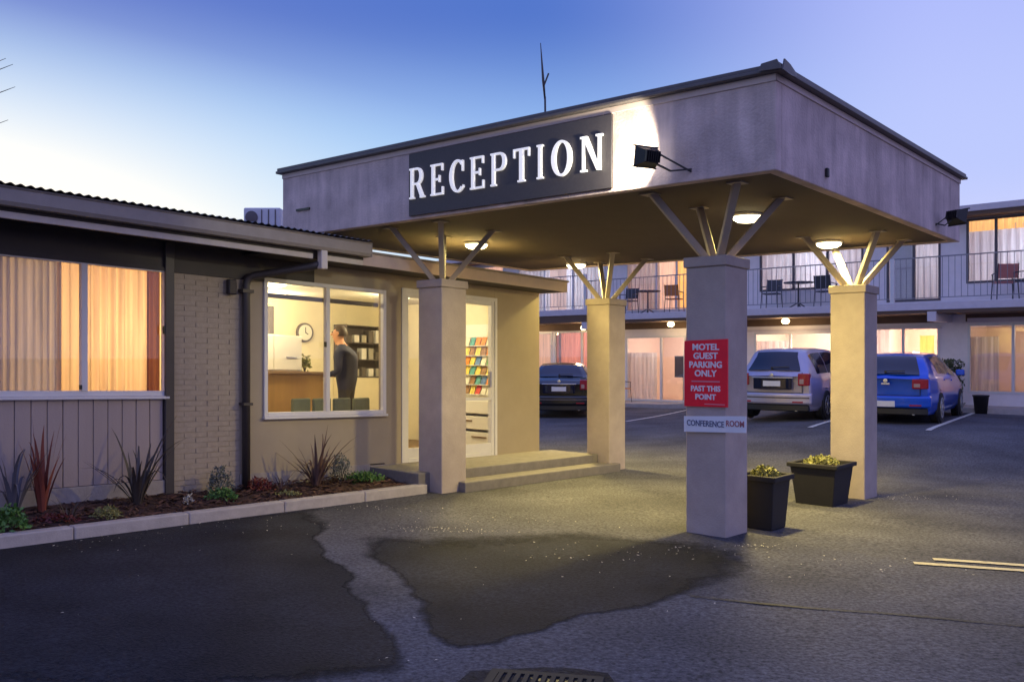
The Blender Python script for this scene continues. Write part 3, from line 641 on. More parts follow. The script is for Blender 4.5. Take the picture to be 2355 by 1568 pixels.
# rooftop air conditioner beside the canopy
c_ = Vector(FB(.22, 7.7, 2.735)); t = thing('air_conditioner', c_, 'pale rooftop air conditioner with dark round fan beside the canopy end', 'air conditioner')
fr = lambda x, y, z: tuple(c_ + Vector((x, y, z)))
mb = MB(fr); mb.box(-.24, .30, -.15, .15, .42, 1.02); mb.build('housing', M['acwhite'], t, .015)
for x_, y_ in ((-.20, -.12), (.26, -.12), (-.20, .12), (.26, .12)): mb = MB(fr); mb.box(x_ - .02, x_ + .02, y_ - .02, y_ + .02, 0, .42); mb.build('leg', M['frame'], t)
mb = MB(fr); mb.lathe((-.12, -.152, .88), [(.09, 0), (.09, -.02), (.03, -.026)], 18, 'y'); mb.build('fan_grille', M['frame'], t)
for k in range(3): mb = MB(fr); mb.box(.02 + k * .10, .034 + k * .10, -.162, -.151, .46, .99); mb.build('rib', M['frame'], t)

# ================================================================== MOTEL BLOCK (behind)
mo = thing('motel_block', FG(4, 0, 0), 'two storey pale motel block with balcony and lit rooms behind the car park', 'building')
M['curt_white'] = cloth_mat('white_net_curtain', (.84, .83, .84), .5)
M['curt_lit'] = cloth_mat('lit_peach_curtain', (.75, .55, .42), .5, (1.0, .56, .36), .75)
M['curt_amber'] = cloth_mat('lit_amber_curtain', (.75, .45, .15), .5, (1.0, .50, .10), 1.1)
M['curt_pink'] = cloth_mat('lit_pink_curtain', (.6, .3, .25), .5, (.75, .30, .22), .55)
TL, TR = -14, 17
WD = -1.3
def gbase(t): x_, y_, _ = FG(t, -.5, 0); return gz(x_, y_)
UP = [(-9.0, -6.3, 3.15, 4.98, [-7.6]), (-5.6, -1.6, 3.12, 4.9, [-4.3, -3.0]), (-.75, 2.3, 3.0, 4.9, [.45, 1.2]), (4.05, 7.1, 3.46, 4.9, [5.1, 6.1]), (7.72, 9.08, 3.0, 4.9, [8.42]), (9.69, 13.0, 3.40, 5.03, [10.37, 11.6]), (14.2, 16.4, 3.4, 5.0, [15.3])]
GF = [(-4.7, -3.95, .12, 2.40, []), (-3.84, -1.5, .12, 2.42, [-2.6]), (-.75, 2.3, .08, 2.2, [.62, 1.5]), (3.88, 6.95, .40, 2.25, [5.0]), (7.25, 9.06, .40, 2.38, [8.15]), (9.72, 13.1, .62, 2.38, [10.75, 11.9]), (14, 16.2, .6, 2.38, [15.1])]
def storey(wins, z0, z1, name):
    bx = []; cur = TL
    for (t0, t1, a, b, _) in wins:
        bx.append((cur, t0, WD - .12, WD, z0, z1)); bx.append((t0, t1, WD - .12, WD, b, z1)); bx.append((t0, t1, WD - .12, WD, z0, a)); cur = t1
    bx.append((cur, TR, WD - .12, WD, z0, z1)); return part(FG, name, bx, M['bgwall'], mo)
storey(UP, 2.9, 5.15, 'upper_wall'); storey(GF, -.3, 2.66, 'lower_wall')
part(FG, 'lintel', [(TL, 9.1, WD + .001, WD + .03, 2.43, 2.655), (9.68, TR, WD + .001, WD + .03, 2.43, 2.655)], M['bgsoff'], mo)
part(FG, 'balcony_slab', [(-1.4, TR, WD, 0, 2.70, 2.895)], M['bgslab'], mo, .01)
part(FG, 'balcony_slab', [(TL, -1.42, WD, 0, 2.90, 3.10)], M['bgslab'], mo, .01)
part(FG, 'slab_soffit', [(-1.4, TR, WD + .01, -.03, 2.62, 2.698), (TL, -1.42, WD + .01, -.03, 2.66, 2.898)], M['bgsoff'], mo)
for t in (-1.5, 3.2, 9.25, 13.4): part(FG, 'cross_beam', [(t - .1, t + .1, WD + .01, .03, 2.42, 2.66)], M['bgslab'], mo)
part(FG, 'roof', [(TL, TR, -9, -.70, 5.14, 5.30)], M['bgslab'], mo, .01)
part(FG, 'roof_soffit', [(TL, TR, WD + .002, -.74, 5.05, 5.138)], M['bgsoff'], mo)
part(FG, 'rear_wall', [(TL, TR, -9, -8.8, -.3, 5.13), (TL, TL + .15, -8.8, WD - .13, -.3, 5.13), (TR - .15, TR, -8.8, WD - .13, -.3, 5.13)], M['bgwall'], mo)
mb = MB(FG)
mb.grid(lambda u, v: (TL + (TR - TL) * u, WD + 1.35 * (1 - v) if False else WD + 1.35 * v, gbase(TL + (TR - TL) * u) + .12), 30, 1)
mb.grid(lambda u, v: (TL + (TR - TL) * u, WD + 1.35, gbase(TL + (TR - TL) * u) + .12 - .3 * v), 30, 1)
tag(mb.build('footpath', M['concrete']), kind='structure')
part(FG, 'balcony_post', [(8.24, 8.34, -.10, -.02, 2.895, 4.02)], M['white'], mo)
part(FG, 'balcony_post', [(-1.55, -1.46, -.10, -.02, 3.10, 4.25)], M['white'], mo); part(FG, 'balcony_post', [(13.6, 13.7, -.10, -.02, 2.895, 4.02)], M['white'], mo)
# railings: top rail plus thin balusters, one bay each
bays = [(-12, -9, 3.1), (-9, -5.3, 3.1), (-5.3, -1.56, 3.1), (-1.4, 3.2, 2.895), (3.2, 8.24, 2.895), (8.34, 13.6, 2.895), (13.7, 16.9, 2.895)]
for (t0, t1, z) in bays:
    rl = part(FG, 'railing', [(t0, t1, -.075, -.045, z + 1.10, z + 1.13), (t0, t1, -.07, -.05, z + .10, z + .12)], M['rail'], mo)
    n = int((t1 - t0) / .14); mb = MB(FG)
    for k in range(1, n): tt = t0 + (t1 - t0) * k / n; mb.box(tt - .006, tt + .006, -.066, -.054, z + .12, z + 1.10)
    mb.build('balusters', M['rail'], rl)
def room(t0, t1, z0, z1, m, dep=2.6):
    part(FG, 'room_wall', [(t0 - .2, t1 + .2, WD - dep - .1, WD - dep, z0 - .1, z1 + .15), (t0 - .3, t0 - .2, WD - dep, WD - .13, z0 - .1, z1 + .15), (t1 + .2, t1 + .3, WD - dep, WD - .13, z0 - .1, z1 + .15), (t0 - .2, t1 + .2, WD - dep, WD - .13, z1 + .15, z1 + .2), (t0 - .2, t1 + .2, WD - dep, WD - .13, z0 - .15, z0 - .1)], m, mo)
def glow(t0, t1, z, p, col=(1, .78, .58), d=-1.2):
    lamp('room_bulb_or_fill', 'POINT', FG((t0 + t1) / 2, WD + d, z), p, col, mo, .15)
for (t0, t1, a, b, mu) in UP:
    window(FG, mo, t0, t1, a, b, WD + .02, mu, M['frame'] if t0 > 3 else M['white'], M['glassbg'], .055, .07); room(t0, t1, a, b, M['salmon'])
for (t0, t1, a, b, mu) in GF:
    window(FG, mo, t0, t1, a, b, WD + .02, mu, M['white'], M['glassbg'], .06, .07); room(t0, t1, a, b, M['salmon'])
C_ = lambda *a, **k: curtain(FG, *a, mo, **k)
CW, CL, CA, CP = M['curt_white'], M['curt_lit'], M['curt_amber'], M['curt_pink']
C_(-9, -7.6, WD - .15, 3.1, 5.0, CA, pl=.16, seed=20); C_(-7.5, -6.3, WD - .15, 3.1, 5.0, CL, pl=.16, seed=21)
C_(-5.6, -4.2, WD - .15, 3.1, 4.9, CW, pl=.18, seed=22); C_(-3.4, -1.6, WD - .15, 3.1, 4.9, CW, pl=.18, seed=23)
C_(-.75, .48, WD - .15, 3.0, 4.9, CW, pl=.18, seed=24); C_(.48, 1.05, WD - .15, 3.0, 4.9, CL, pl=.3, amp=.02, seed=25); C_(1.05, 2.3, WD - .16, 3.0, 4.9, CA, pl=.2, seed=26)
C_(4.05, 7.1, WD - .15, 3.45, 4.9, CW, pl=.2, seed=27); C_(8.42, 9.08, WD - .15, 3.0, 4.9, CW, pl=.2, amp=.04, seed=28)
C_(9.7, 13, WD - .2, 3.4, 4.86, CW, pl=.2, seed=29); C_(9.7, 13, WD - .14, 4.72, 5.03, CA, pl=.16, amp=.03, seed=30); C_(14.2, 16.4, WD - .15, 3.4, 5.0, CW, pl=.2, seed=31)
part(FG, 'door', [(7.78, 8.36, WD - .08, WD - .05, 3.06, 4.84)], M['bgslab'], mo)
C_(-4.7, -3.95, WD - .15, .12, 2.4, CL, pl=.5, amp=.01, seed=32); C_(-3.84, -2.0, WD - .15, .12, 2.42, CP, pl=.22, seed=33)
C_(-.75, .35, WD - .15, .1, 1.66, CW, pl=.16, seed=34); C_(10.0 - .25, 10.4, WD - .15, .62, 2.05, CW, pl=.16, seed=35); C_(7.25, 7.75, WD - .15, .4, 2.38, CW, pl=.16, seed=36)
C_(8.45, 8.8, WD - .4, .4, 2.1, CA, pl=.2, seed=37); C_(3.9, 4.9, WD - .15, .4, 2.0, CW, pl=.2, seed=38)
for (a, b_, z, p) in ((-.75, 2.3, 1.9, 85), (3.88, 6.95, 1.9, 140), (7.25, 9.06, 1.9, 90), (9.72, 13.1, 2.1, 30), (-.6, 2.3, 4.4, 40), (-3.8, -1.5, 2, 40)): glow(a, b_, z, p)
for (a, b_, z, p) in ((4.05, 7.1, 4.3, 75), (7.9, 9.1, 4.3, 36), (9.7, 13, 4.2, 80), (-5.6, -1.6, 4.2, 85)): glow(a, b_, z, p, (.78, .84, 1))  # cool lamps added in the upper rooms to brighten the net curtains
part(FG, 'bed_head', [(1.0, 2.3, WD - 1.6, WD - .7, .1, .85)], M['wood'], mo); part(FG, 'cabinet', [(.72, 2.25, WD - .75, WD - .65, .85, 1.55), (11.2, 13.0, WD - .9, WD - .6, .6, 1.9)], M['frame'], mo)
part(FG, 'transom', [(3.6, 9.1, WD, WD + .04, 2.27, 2.34) , (9.72, 13.1, WD, WD + .04, 2.41, 2.52)], M['bgslab'], mo)
# porch globes under the slab
for (t_, z_, lab) in ((-4.55, 2.50, 'glowing globe lamp under the balcony beside the black car'), (1.45, 2.46, 'glowing globe lamp under the balcony between two columns'), (-1.95, 2.42, 'glowing globe lamp under the balcony by the pink curtain'), (5.2, 2.46, 'glowing globe lamp under the balcony behind the silver car')):
    c_ = Vector(FG(t_, -.55, z_)); t = thing('globe_lamp', c_, lab, 'lamp', 'lamps under the balcony')
    mb = MB(); mb.lathe(c_, [(.03, .0), (.09, .02), (.12, .08), (.09, .14), (.04, .17)], 14); mb.build('globe', M['globe'], t, smoothed=True)
    mb = MB(); mb.lathe(c_, [(.05, .171), (.05, .21)], 12); mb.build('fitting', M['white'], t)
    lamp('globe_bulb', 'POINT', c_ + Vector((0, 0, -.1)) + Vector((-RX, -RY, 0)) * .15, 26, (1, .72, .36), t, .1)
# roof-top clutter
c_ = Vector(FG(11.35, -1.2, 5.30)); t = thing('roof_aerial', c_, 'dark bent aerial on the motel block roof', 'aerial')
mb = MB(); mb.tube([c_, c_ + Vector((0, 0, .28))], .03, 8); mb.tube([c_ + Vector((-.12, 0, .2)), c_ + Vector((0, 0, .34)), c_ + Vector((.3, .1, .40)), c_ + Vector((.7, .1, .36))], .03, 8); mb.build('aerial_arm', M['frame'], t)
mb = MB(); mb.lathe(c_ + Vector((-.08, 0, .16)), [(.02, 0), (.10, .05), (.10, .14), (.02, .2)], 10); mb.build('aerial_box', M['frame'], t)

# ================================================================== SIGNS ON THE FRONT COLUMN
def text_mesh(s, size, bold=.0, sx=1.0, depth=.002):
    c = bpy.data.curves.new('txt', 'FONT'); c.body = s; c.size = size; c.align_x = 'CENTER'; c.align_y = 'CENTER'; c.offset = bold; c.extrude = depth; c.resolution_u = 3
    o = bpy.data.objects.new('txt', c); COL.objects.link(o)
    dg = bpy.context.evaluated_depsgraph_get(); me = bpy.data.meshes.new_from_object(o.evaluated_get(dg)); bpy.data.objects.remove(o)
    return [((v.co.x) * sx, v.co.y, v.co.z) for v in me.vertices], [tuple(p.vertices) for p in me.polygons]
def put_text(s, size, plane_a_, bc, zc, m, par, bold=.0, sx=1.0):
    vs, fs = text_mesh(s, size, bold, sx)
    mb = MB(F); mb.add([(plane_a_ - .002 - z, bc - x, zc + y) for x, y, z in vs], fs); return mb.build('lettering', m, par)
rs = thing('parking_sign', F(-.01, .175, 1.13), 'red sign with white parking text on the front column', 'sign')
mb = MB(F); mb.add([(a, b, z) for a in (-.018, -.002) for b, z in ((.405, 1.135), (-.025, 1.14), (-.025, 1.735), (.405, 1.722))], [(0, 1, 2, 3), (7, 6, 5, 4), (0, 4, 5, 1), (1, 5, 6, 2), (2, 6, 7, 3), (3, 7, 4, 0)]); mb.build('board', M['signred'], rs)
lw = mat('sign_lettering', (.80, .74, .78), .5, 0)
for s, z, sz, sx_ in (('MOTEL', 1.663, .077, 1.08), ('GUEST', 1.585, .077, 1.05), ('PARKING', 1.507, .077, 1.02), ('ONLY', 1.430, .077, 1.05), ('PAST THIS', 1.295, .066, .98), ('POINT', 1.222, .066, 1.05)):
    put_text(s, sz, -.018, .19, z, lw, rs, .0022, sx_)
mb = MB(F); mb.box(-.0205, -.0182, .05, .33, 1.355, 1.366); mb.box(-.0205, -.0182, .00, .20, 1.157, 1.165); mb.build('rule', mat('sign_rule', (.70, .25, .30), .5, 0), rs)
ws = thing('conference_sign', F(-.02, .1, .92), 'narrow white sign reading CONFERENCE ROOM on the front column', 'sign')
mb = MB(F); mb.add([(a, b, z) for a in (-.032, -.0195) for b, z in ((.40, .905), (-.205, .93), (-.205, 1.072), (.40, 1.045))], [(0, 1, 2, 3), (7, 6, 5, 4), (0, 4, 5, 1), (1, 5, 6, 2), (2, 6, 7, 3), (3, 7, 4, 0)]); mb.build('board', M['signwhite'], ws)
put_text('CONFERENCE', .073, -.032, .185, .987, M['ink'], ws, .0012, .80); put_text('ROOM', .073, -.032, -.105, .999, mat('sign_ink_red', (.36, .12, .14), .5, 0), ws, .0012, .80)
mb = MB(F); mb.box(-.0195, -.001, .06, .09, .93, 1.04); mb.box(-.0195, -.001, .28, .31, .93, 1.03); mb.build('batten', M['frame'], ws)

# ================================================================== PLANTS
def flax(a, b, z, n, h, spread, m, label, seed, w=.022, group=None):
    r = random.Random(seed); c_ = Vector(F(a, b, z)); t = thing('flax_plant', c_, label, 'plant', group)
    for i in range(n):
        th = 6.283 * i / n + r.uniform(-.4, .4); L_ = h * r.uniform(.55, 1.1); out = spread * r.uniform(.25, 1.15); arch = r.choice([r.uniform(0, .35), r.uniform(.2, .7), r.uniform(.8, 1.35)]); bend_ = r.uniform(-.5, .5)
        vs = []; fs = []; K = 6
        for k in range(K + 1):
            s_ = k / K; rad = .03 + out * (s_ ** 1.35); zz = L_ * (s_ - arch * s_ ** 3 * .55)
            wd = w * (1 - s_ ** 2.2) * (.6 + .8 * min(1, s_ * 3)) + .0015
            px, py = math.cos(th + bend_ * s_), math.sin(th + bend_ * s_); mid = c_ + Vector((px * rad, py * rad, zz)); side_ = Vector((-py, px, 0)) * wd / 2
            vs += [tuple(mid - side_), tuple(mid + Vector((0, 0, -wd * .25))), tuple(mid + side_)]
        for k in range(K): fs += [(3 * k, 3 * k + 1, 3 * k + 4, 3 * k + 3), (3 * k + 1, 3 * k + 2, 3 * k + 5, 3 * k + 4)]
        mb = MB(); mb.add(vs, fs); mb.build('leaf', m, t, fix=False, smoothed=True)
    return t
def shrub(name, c_, rx, ry, h, n, ls, m, label, cat='plant', seed=0, up=.3, par=None, shape='dome', lw=.45):
    r = random.Random(seed); c_ = Vector(c_); t = par or thing(name, c_, label, cat)
    mb = MB()
    for i in range(n):
        th = r.uniform(0, 6.283); rr = math.sqrt(r.random()); k = r.random()
        if shape == 'dome': zz = h * math.sqrt(max(0, 1 - rr * rr)) * (.35 + .65 * k); kr = .75 + .25 * math.sin(3 * th + seed) * .6
        elif shape == 'box': zz = h * k; kr = 1
        p = c_ + Vector((rx * rr * math.cos(th) * kr, ry * rr * math.sin(th) * kr, zz + .01)) if shape == 'dome' else c_ + Vector((r.uniform(-rx, rx), r.uniform(-ry, ry), zz))
        d = Vector((r.gauss(0, 1), r.gauss(0, 1), r.gauss(up, .7))).normalized(); s_ = d.cross(Vector((r.gauss(0, 1), r.gauss(0, 1), r.gauss(0, 1)))).normalized()
        L_ = ls * r.uniform(.6, 1.3); w_ = L_ * lw * .5
        mb.add([tuple(p), tuple(p + d * L_ * .45 + s_ * w_), tuple(p + d * L_), tuple(p + d * L_ * .45 - s_ * w_)], [(0, 1, 2, 3)])
    mb.build('foliage', m, t, fix=False)
    if not par:
        mb = MB()
        for i in range(5):
            th = 6.283 * i / 5 + r.random(); mb.tube([c_ + Vector((0, 0, -.03)), c_ + Vector((rx * .25 * math.cos(th), ry * .25 * math.sin(th), h * .35)), c_ + Vector((rx * .6 * math.cos(th), ry * .6 * math.sin(th), h * .7))], [.006, .004, .002], 5)
        mb.build('stems', M['bark'], t)
    return t
# bed plants (a along the wall, b out from it)
flax(-3.19, 4.36, .12, 26, .80, .42, M['flax'], 'dark spiky flax plant in front of the grey boards', 5, .024)
flax(-3.98, 4.50, .13, 20, .92, .19, M['flaxred'], 'upright red flax plant in front of the grey boards', 6, .026)
flax(-4.22, 4.45, .13, 16, .78, .26, M['flaxblue'], 'grey blue spiky plant beside the red flax', 7, .024)
flax(-3.90, 4.10, .10, 9, .30, .24, M['flax'], 'thin wiry plant below the red flax', 8, .008)
flax(-1.22, 4.32, .11, 30, .66, .46, M['flaxbrn'], 'bronze spiky flax plant below the reception window', 9, .022)
flax(-1.62, 4.40, .11, 10, .26, .24, M['flaxbrn'], 'small thin leaved plant between downpipe and bronze flax', 14, .008)
shrub('silver_bush', F(-2.30, 4.46, .12), .17, .13, .30, 520, .035, M['silverleaf'], 'silvery bush against the brick panel', seed=1, up=1.2)
shrub('silver_bush', F(-.80, 4.45, .12), .16, .13, .34, 480, .035, M['silverleaf'], 'silvery bush between the bronze flax and the porch slab', seed=2, up=1.2)
shrub('groundcover_plant', F(-2.42, 4.18, .10), .20, .12, .12, 420, .035, M['green'], 'bright green low plant in front of the silvery brick wall bush', seed=3)
shrub('groundcover_plant', F(-4.42, 3.98, .09), .24, .12, .20, 520, .045, M['green'], 'bright green low plant at the kerb under the curtained window', seed=4)
shrub('groundcover_plant', F(-3.62, 4.02, .09), .15, .11, .11, 460, .028, M['lime'], 'pale yellow green cushion plant near the kerb', seed=5)
shrub('groundcover_plant', F(-.55, 4.35, .10), .30, .14, .13, 620, .04, M['green'], 'spreading green plant next to the porch slab', seed=6)
shrub('groundcover_plant', F(-1.75, 4.10, .09), .18, .08, .05, 200, .028, M['lime'], 'flat yellow green plant in front of the downpipe', seed=7)
shrub('red_plant', F(-1.86, 4.42, .11), .17, .12, .15, 320, .045, M['redleaf'], 'dark red low plant at the foot of the downpipe', seed=8)
shrub('red_plant', F(-4.0, 4.12, .09), .24, .12, .07, 260, .035, M['redleaf'], 'dark red creeping plant under the red flax', seed=9)
shrub('white_flower', F(-2.78, 4.18, .09), .06, .05, .12, 60, .03, M['petal'], 'tiny pale flowering plant by the dark post', seed=10, up=1.5)
mb = MB(); r_ = random.Random(3)
def petals(x, y, n, sx, sy):
    for i in range(n):
        px, py = r_.gauss(x, sx), r_.gauss(y, sy); s_ = r_.uniform(.004, .014); th = r_.uniform(0, 6.28); z = gz(px, py) + .012
        mb.add([(px + s_ * math.cos(th + k * 1.57) * (1 if k % 2 else .5), py + s_ * math.sin(th + k * 1.57) * (1 if k % 2 else .5), z + (r_.uniform(0, .006))) for k in range(4)], [(0, 1, 2, 3)])
for (x, y, n, a, b) in ((-1.38, 8.95, 60, .28, .10), (-.72, 7.85, 60, .22, .06), (-.45, 7.72, 55, .22, .03), (2.02, 7.25, 36, .14, .05), (4.5, 10.2, 70, .4, .12), (.55, 6.85, 45, .45, .25), (-2.6, 7.95, 60, .6, .3), (1.4, 7.1, 30, .35, .12), (2.6, 6.6, 30, .4, .15), (-2.55, 5.04, 3, .05, .02), (-.6, 4.33, 3, .05, .02), (-3.4, 7.1, 30, .4, .2), (-.3, 8.3, 35, .5, .2), (0, 6, 40, 2.4, 1.3)):
    petals(x, y, n, a, b)
tag(mb.build('fallen_petals', M['petal'], fix=False), 'pale fallen petals and leaf litter on the asphalt', 'leaf litter', kind='stuff')

# planter pots
def pot(c_, wx, h, label, plabel, ang, seed):
    ang_ = ang
    t = thing('planter_pot', c_, label, 'planter'); c0 = Vector(c_); cs, sn = math.cos(ang_), math.sin(ang_)
    fr = lambda x, y, z: (c0.x + cs * x - sn * y, c0.y + sn * x + cs * y, c0.z + z)
    wb, wt = wx * .40, wx * .49; th = .012
    mb = MB(fr)
    q = lambda w, z: [(-w, -w, z), (w, -w, z), (w, w, z), (-w, w, z)]
    rings = [q(wb, 0), q(wt, h * .90), q(wt + .03, h * .90), q(wt + .03, h), q(wt - .01, h), q(wt - .02, h - .07)]
    vs = sum(rings, []); fs = [(3, 2, 1, 0)]
    for k in range(len(rings) - 1):
        for i in range(4): fs.append((4 * k + i, 4 * k + (i + 1) % 4, 4 * k + 4 + (i + 1) % 4, 4 * k + 4 + i))
    mb.add(vs, fs); mb.build('tub', M['pot'], t, .008, seg=2)
    mb = MB(fr); mb.add(q(wt - .012, h - .045), [(0, 1, 2, 3)]); mb.build('soil', M['soil'], t, fix=False)
    shrub('pot_plant', c0 + Vector((0, 0, h - .045)), wt * .95, wt * .95, .11, 520, .030, M['lime'], plabel, seed=seed, lw=1.0)
c_ = ab(.62, -.02); pot((c_[0] + .06, c_[1] + .10, gz(*c_)), .36, .50, 'tall black planter pot behind the column with the red sign', 'low yellow green plant filling the tall pot', math.atan2(RY, RX), 41)
c_ = ab(2.62, .24); pot((c_[0], c_[1], gz(*c_)), .52, .46, 'wide square black planter pot against the lit rear column', 'low yellow green plant filling the wide square pot', math.atan2(RY, RX), 42)

# drain grate
c_ = Vector((.14, 4.03, gz(.14, 4.03))); t = thing('drain_grate', c_, 'dark iron drain grate set in the blue grey asphalt', 'drain'); dn = math.radians(-12)
fr = lambda x, y, z: (c_.x + math.cos(dn) * x - math.sin(dn) * y, c_.y + math.sin(dn) * x + math.cos(dn) * y, c_.z + z)
mb = MB(fr); mb.box(-.27, .27, -.24, -.20, 0, .012); mb.box(-.27, .27, .10, .14, 0, .012); mb.box(-.27, -.23, -.20, .10, 0, .012); mb.box(.23, .27, -.20, .10, 0, .012); mb.build('grate_frame', M['rubber'], t)
mb = MB(fr); mb.box(-.23, .23, -.20, .10, .001, .004); mb.build('pit', M['black'], t)
for k in range(11): mb = MB(fr); mb.box(-.225 + k * .042, -.203 + k * .042, -.20, .10, .004, .014); mb.build('grate_bar', M['rubber'], t)
ground_sheet('tar_joint', [(-.35, 3.8), (-.2, 4.20), (.15, 4.27), (.46, 4.2), (.52, 3.8)], M['patch'], .0045, .01)

# ================================================================== CARS
def lerp_curve(pts, x):
    for (x0, y0), (x1, y1) in zip(pts, pts[1:]):
        if x <= x1: u = max(0, (x - x0) / (x1 - x0)); u = u * u * (3 - 2 * u) * .5 + u * .5; return y0 + (y1 - y0) * u
    return pts[-1][1]
def car(loc, head, paint, label, spec):
    L_, W_, H_ = spec['L'], spec['W'], spec['H']; hx = L_ / 2
    t = thing('parked_car', loc, label, 'car', 'cars parked nose in at the motel')
    c0 = Vector(loc); f_ = Vector((math.sin(head), math.cos(head), 0)); l_ = Vector((-f_.y, f_.x, 0))
    def fr(x, y, z):
        bend = .17 * min(1.3, abs(y) / (W_ / 2)) ** 2.2 * smooth(abs(x), .55 * hx, hx) * (1 if x > 0 else -1)
        return tuple(c0 + f_ * (x - bend) + l_ * y + Vector((0, 0, z)))
    top = spec['top']; belt = spec['belt']
    zt = lambda x: lerp_curve(top, x); zb = lambda x: min(lerp_curve(belt, x), zt(x) - .02)
    hw = lambda x: W_ / 2 * (1 - .10 * max(0, abs(x) / hx - .72) ** 1.3 * 4.5)
    def section(x):
        w = hw(x); T_ = zt(x); B_ = zb(x); g_ = max(0, min(1, (T_ - B_) / .45))
        wt = w * (1 - .27 * g_) - .02
        return [(w * .90, .20), (w * .985, .30), (w, .48), (w * .995, .66), (w * .975, B_ - .03), (w * .955, B_), (w * .955 + (wt - w * .955) * .5, B_ + (T_ - B_) * .5), (wt, B_ + (T_ - B_) * .82), (wt * .92, B_ + (T_ - B_) * .935), (wt * .62, T_ - .014), (0, T_)]
    def P(x, k, off=0):
        i = int(min(9.999, k)); u = k - i; s_ = section(x); return s_[i][0] + (s_[i + 1][0] - s_[i][0]) * u + off, s_[i][1] + (s_[i + 1][1] - s_[i][1]) * u
    xs = sorted(set([-hx + .0, -hx + .03, -hx + .08] + [-hx + L_ * i / 44 for i in range(1, 44)] + [hx - .08, hx - .03, hx]))
    mb = MB(fr); vs = []; fs = []; n = 21
    for x in xs:
        s_ = section(x); e = 0
        if x <= -hx + .001 or x >= hx - .001: e = .03
        ring = [(x, y - e if y > .1 else y, z) for y, z in s_] + [(x, -(y - e if y > .1 else y), z) for y, z in s_[-2::-1]]
        vs += ring
    for i in range(len(xs) - 1):
        for k in range(n - 1): fs.append((i * n + k, i * n + k + 1, (i + 1) * n + k + 1, (i + 1) * n + k))
        fs.append((i * n + n - 1, i * n, (i + 1) * n, (i + 1) * n + n - 1))
    for base in (0, (len(xs) - 1) * n):
        for k in range(10): fs.append((base + k, base + k + 1, base + n - 2 - k, base + n - 1 - k) if k < 9 else (base + k, base + k + 1, base + n - 1 - k))
    mb.add(vs, fs); body = mb.build('body', paint, t, smoothed=True)
    body.data.set_sharp_from_angle(angle=math.radians(38))
    # side glass
    for sd_ in (1, -1):
        for (x0, x1) in spec['side']:
            mb = MB(fr)
            def g_(u, v):
                xx = x0 + (x1 - x0) * u
                y, z = P(xx, 5.25 + 1.85 * v, .006); return (xx, sd_ * y, z)
            mb.grid(g_, 8, 5); mb.build('side_window', M['glassdk'], t, smoothed=True, fix=False)
        mb = MB(fr); mx_, mz = spec['side'][-1][1] - .1, lerp_curve(belt, .4) + .10
        mb.box(mx_ - .05, mx_ + .05, sd_ * (W_ / 2 - .02) if sd_ > 0 else -(W_ / 2 + .16), sd_ * (W_ / 2 + .16) if sd_ > 0 else -(W_ / 2 - .02), mz - .06, mz + .07); mb.build('mirror', paint, t, .025, seg=2)
        for hx_ in spec['handles']:
            y, z = P(hx_, 4.2); mb = MB(fr); mb.box(hx_ - .09, hx_ + .09, min(sd_ * y, sd_ * (y + .03)), max(sd_ * y, sd_ * (y + .03)), z - .05, z - .02); mb.build('door_handle', paint, t, .006)
        for gx_ in spec['gaps']:
            mb = MB(fr); mb.grid(lambda u, v: (gx_ + .008 * (u - .5), sd_ * P(gx_, 1 + 4 * v, .003)[0], P(gx_, 1 + 4 * v)[1]), 1, 8); mb.build('door_gap', M['black'], t, fix=False)
    # rear screen and windscreen
    for nm, (x0, x1), wf in (('rear_window', spec['rear'], .80), ('windscreen', spec['wind'], .82)):
        mb = MB(fr)
        def g2(u, v):
            xx = x0 + (x1 - x0) * v; s_ = section(xx); ymax = (s_[7][0] * (1 - v) + s_[8][0] * v) * wf if nm == 'rear_window' else s_[8][0] * .9
            y = (2 * u - 1) * ymax
            k = 8
            z = zt(xx) - .02 * (abs(y) / max(.1, s_[8][0])) ** 2
            nx_ = -1 if nm == 'rear_window' else 1
            return (xx + nx_ * .014, y, z + .012)
        mb.grid(g2, 12, 8); mb.build(nm, M['glassdk'], t, smoothed=True, fix=False)
    # rear details
    for sd_ in (1, -1):
        lx0, lz0, lz1, lw_ = -hx, spec['lampz'][0], spec['lampz'][1], spec['lampw']
        y1 = W_ / 2 * .90
        mb = MB(fr); a_, b_ = sorted((sd_ * (y1 - lw_), sd_ * (y1 - .01))); mb.beam(lx0 - .012, lx0 + .10, a_, b_, lz0, lz1, 5); l1 = mb.build('tail_lamp', M['redlamp'], t, .02, seg=2)
        mb = MB(fr); a_, b_ = sorted((sd_ * (y1 - lw_ + .03), sd_ * (y1 - lw_ * .5))); mb.box(lx0 - .018, lx0 + .02, a_, b_, lz0 + .03, lz0 + (lz1 - lz0) * .55); mb.build('indicator', M['amber'], l1, .01)
    mb = MB(fr); mb.beam(-hx - .06, -hx + .06, -W_ / 2 * .95, W_ / 2 * .95, .34, .58); mb.build('rear_bumper', paint, t, .045, seg=3)
    mb = MB(fr); mb.beam(-hx - .035, -hx + .06, -W_ / 2 * .88, W_ / 2 * .88, .20, .34); mb.build('bumper_skirt', M['black'], t, .02)
    zp = spec['platez']; mb = MB(fr); mb.box(-hx - spec.get('plateo', .012), -hx + .01, -.19, .19, zp, zp + .12); pl_ = mb.build('number_plate', M['plate'], t, .004)
    mb = MB(fr)
    if spec['platez'] > .6: mb.beam(-hx - .006, -hx + .02, -.42, .42, zp - .06, zp + .17); mb.build('plate_recess', M['glassdk'], t, .02)
    mb = MB(fr); mb.beam(-hx - .02, -hx + .02, -.45, .45, zp + .175, zp + .20) if spec['platez'] > .6 else mb.box(-hx - .012, -hx + .01, -.08, .08, .80, .84); mb.build('tailgate_trim', M['alloy'], t, .006)
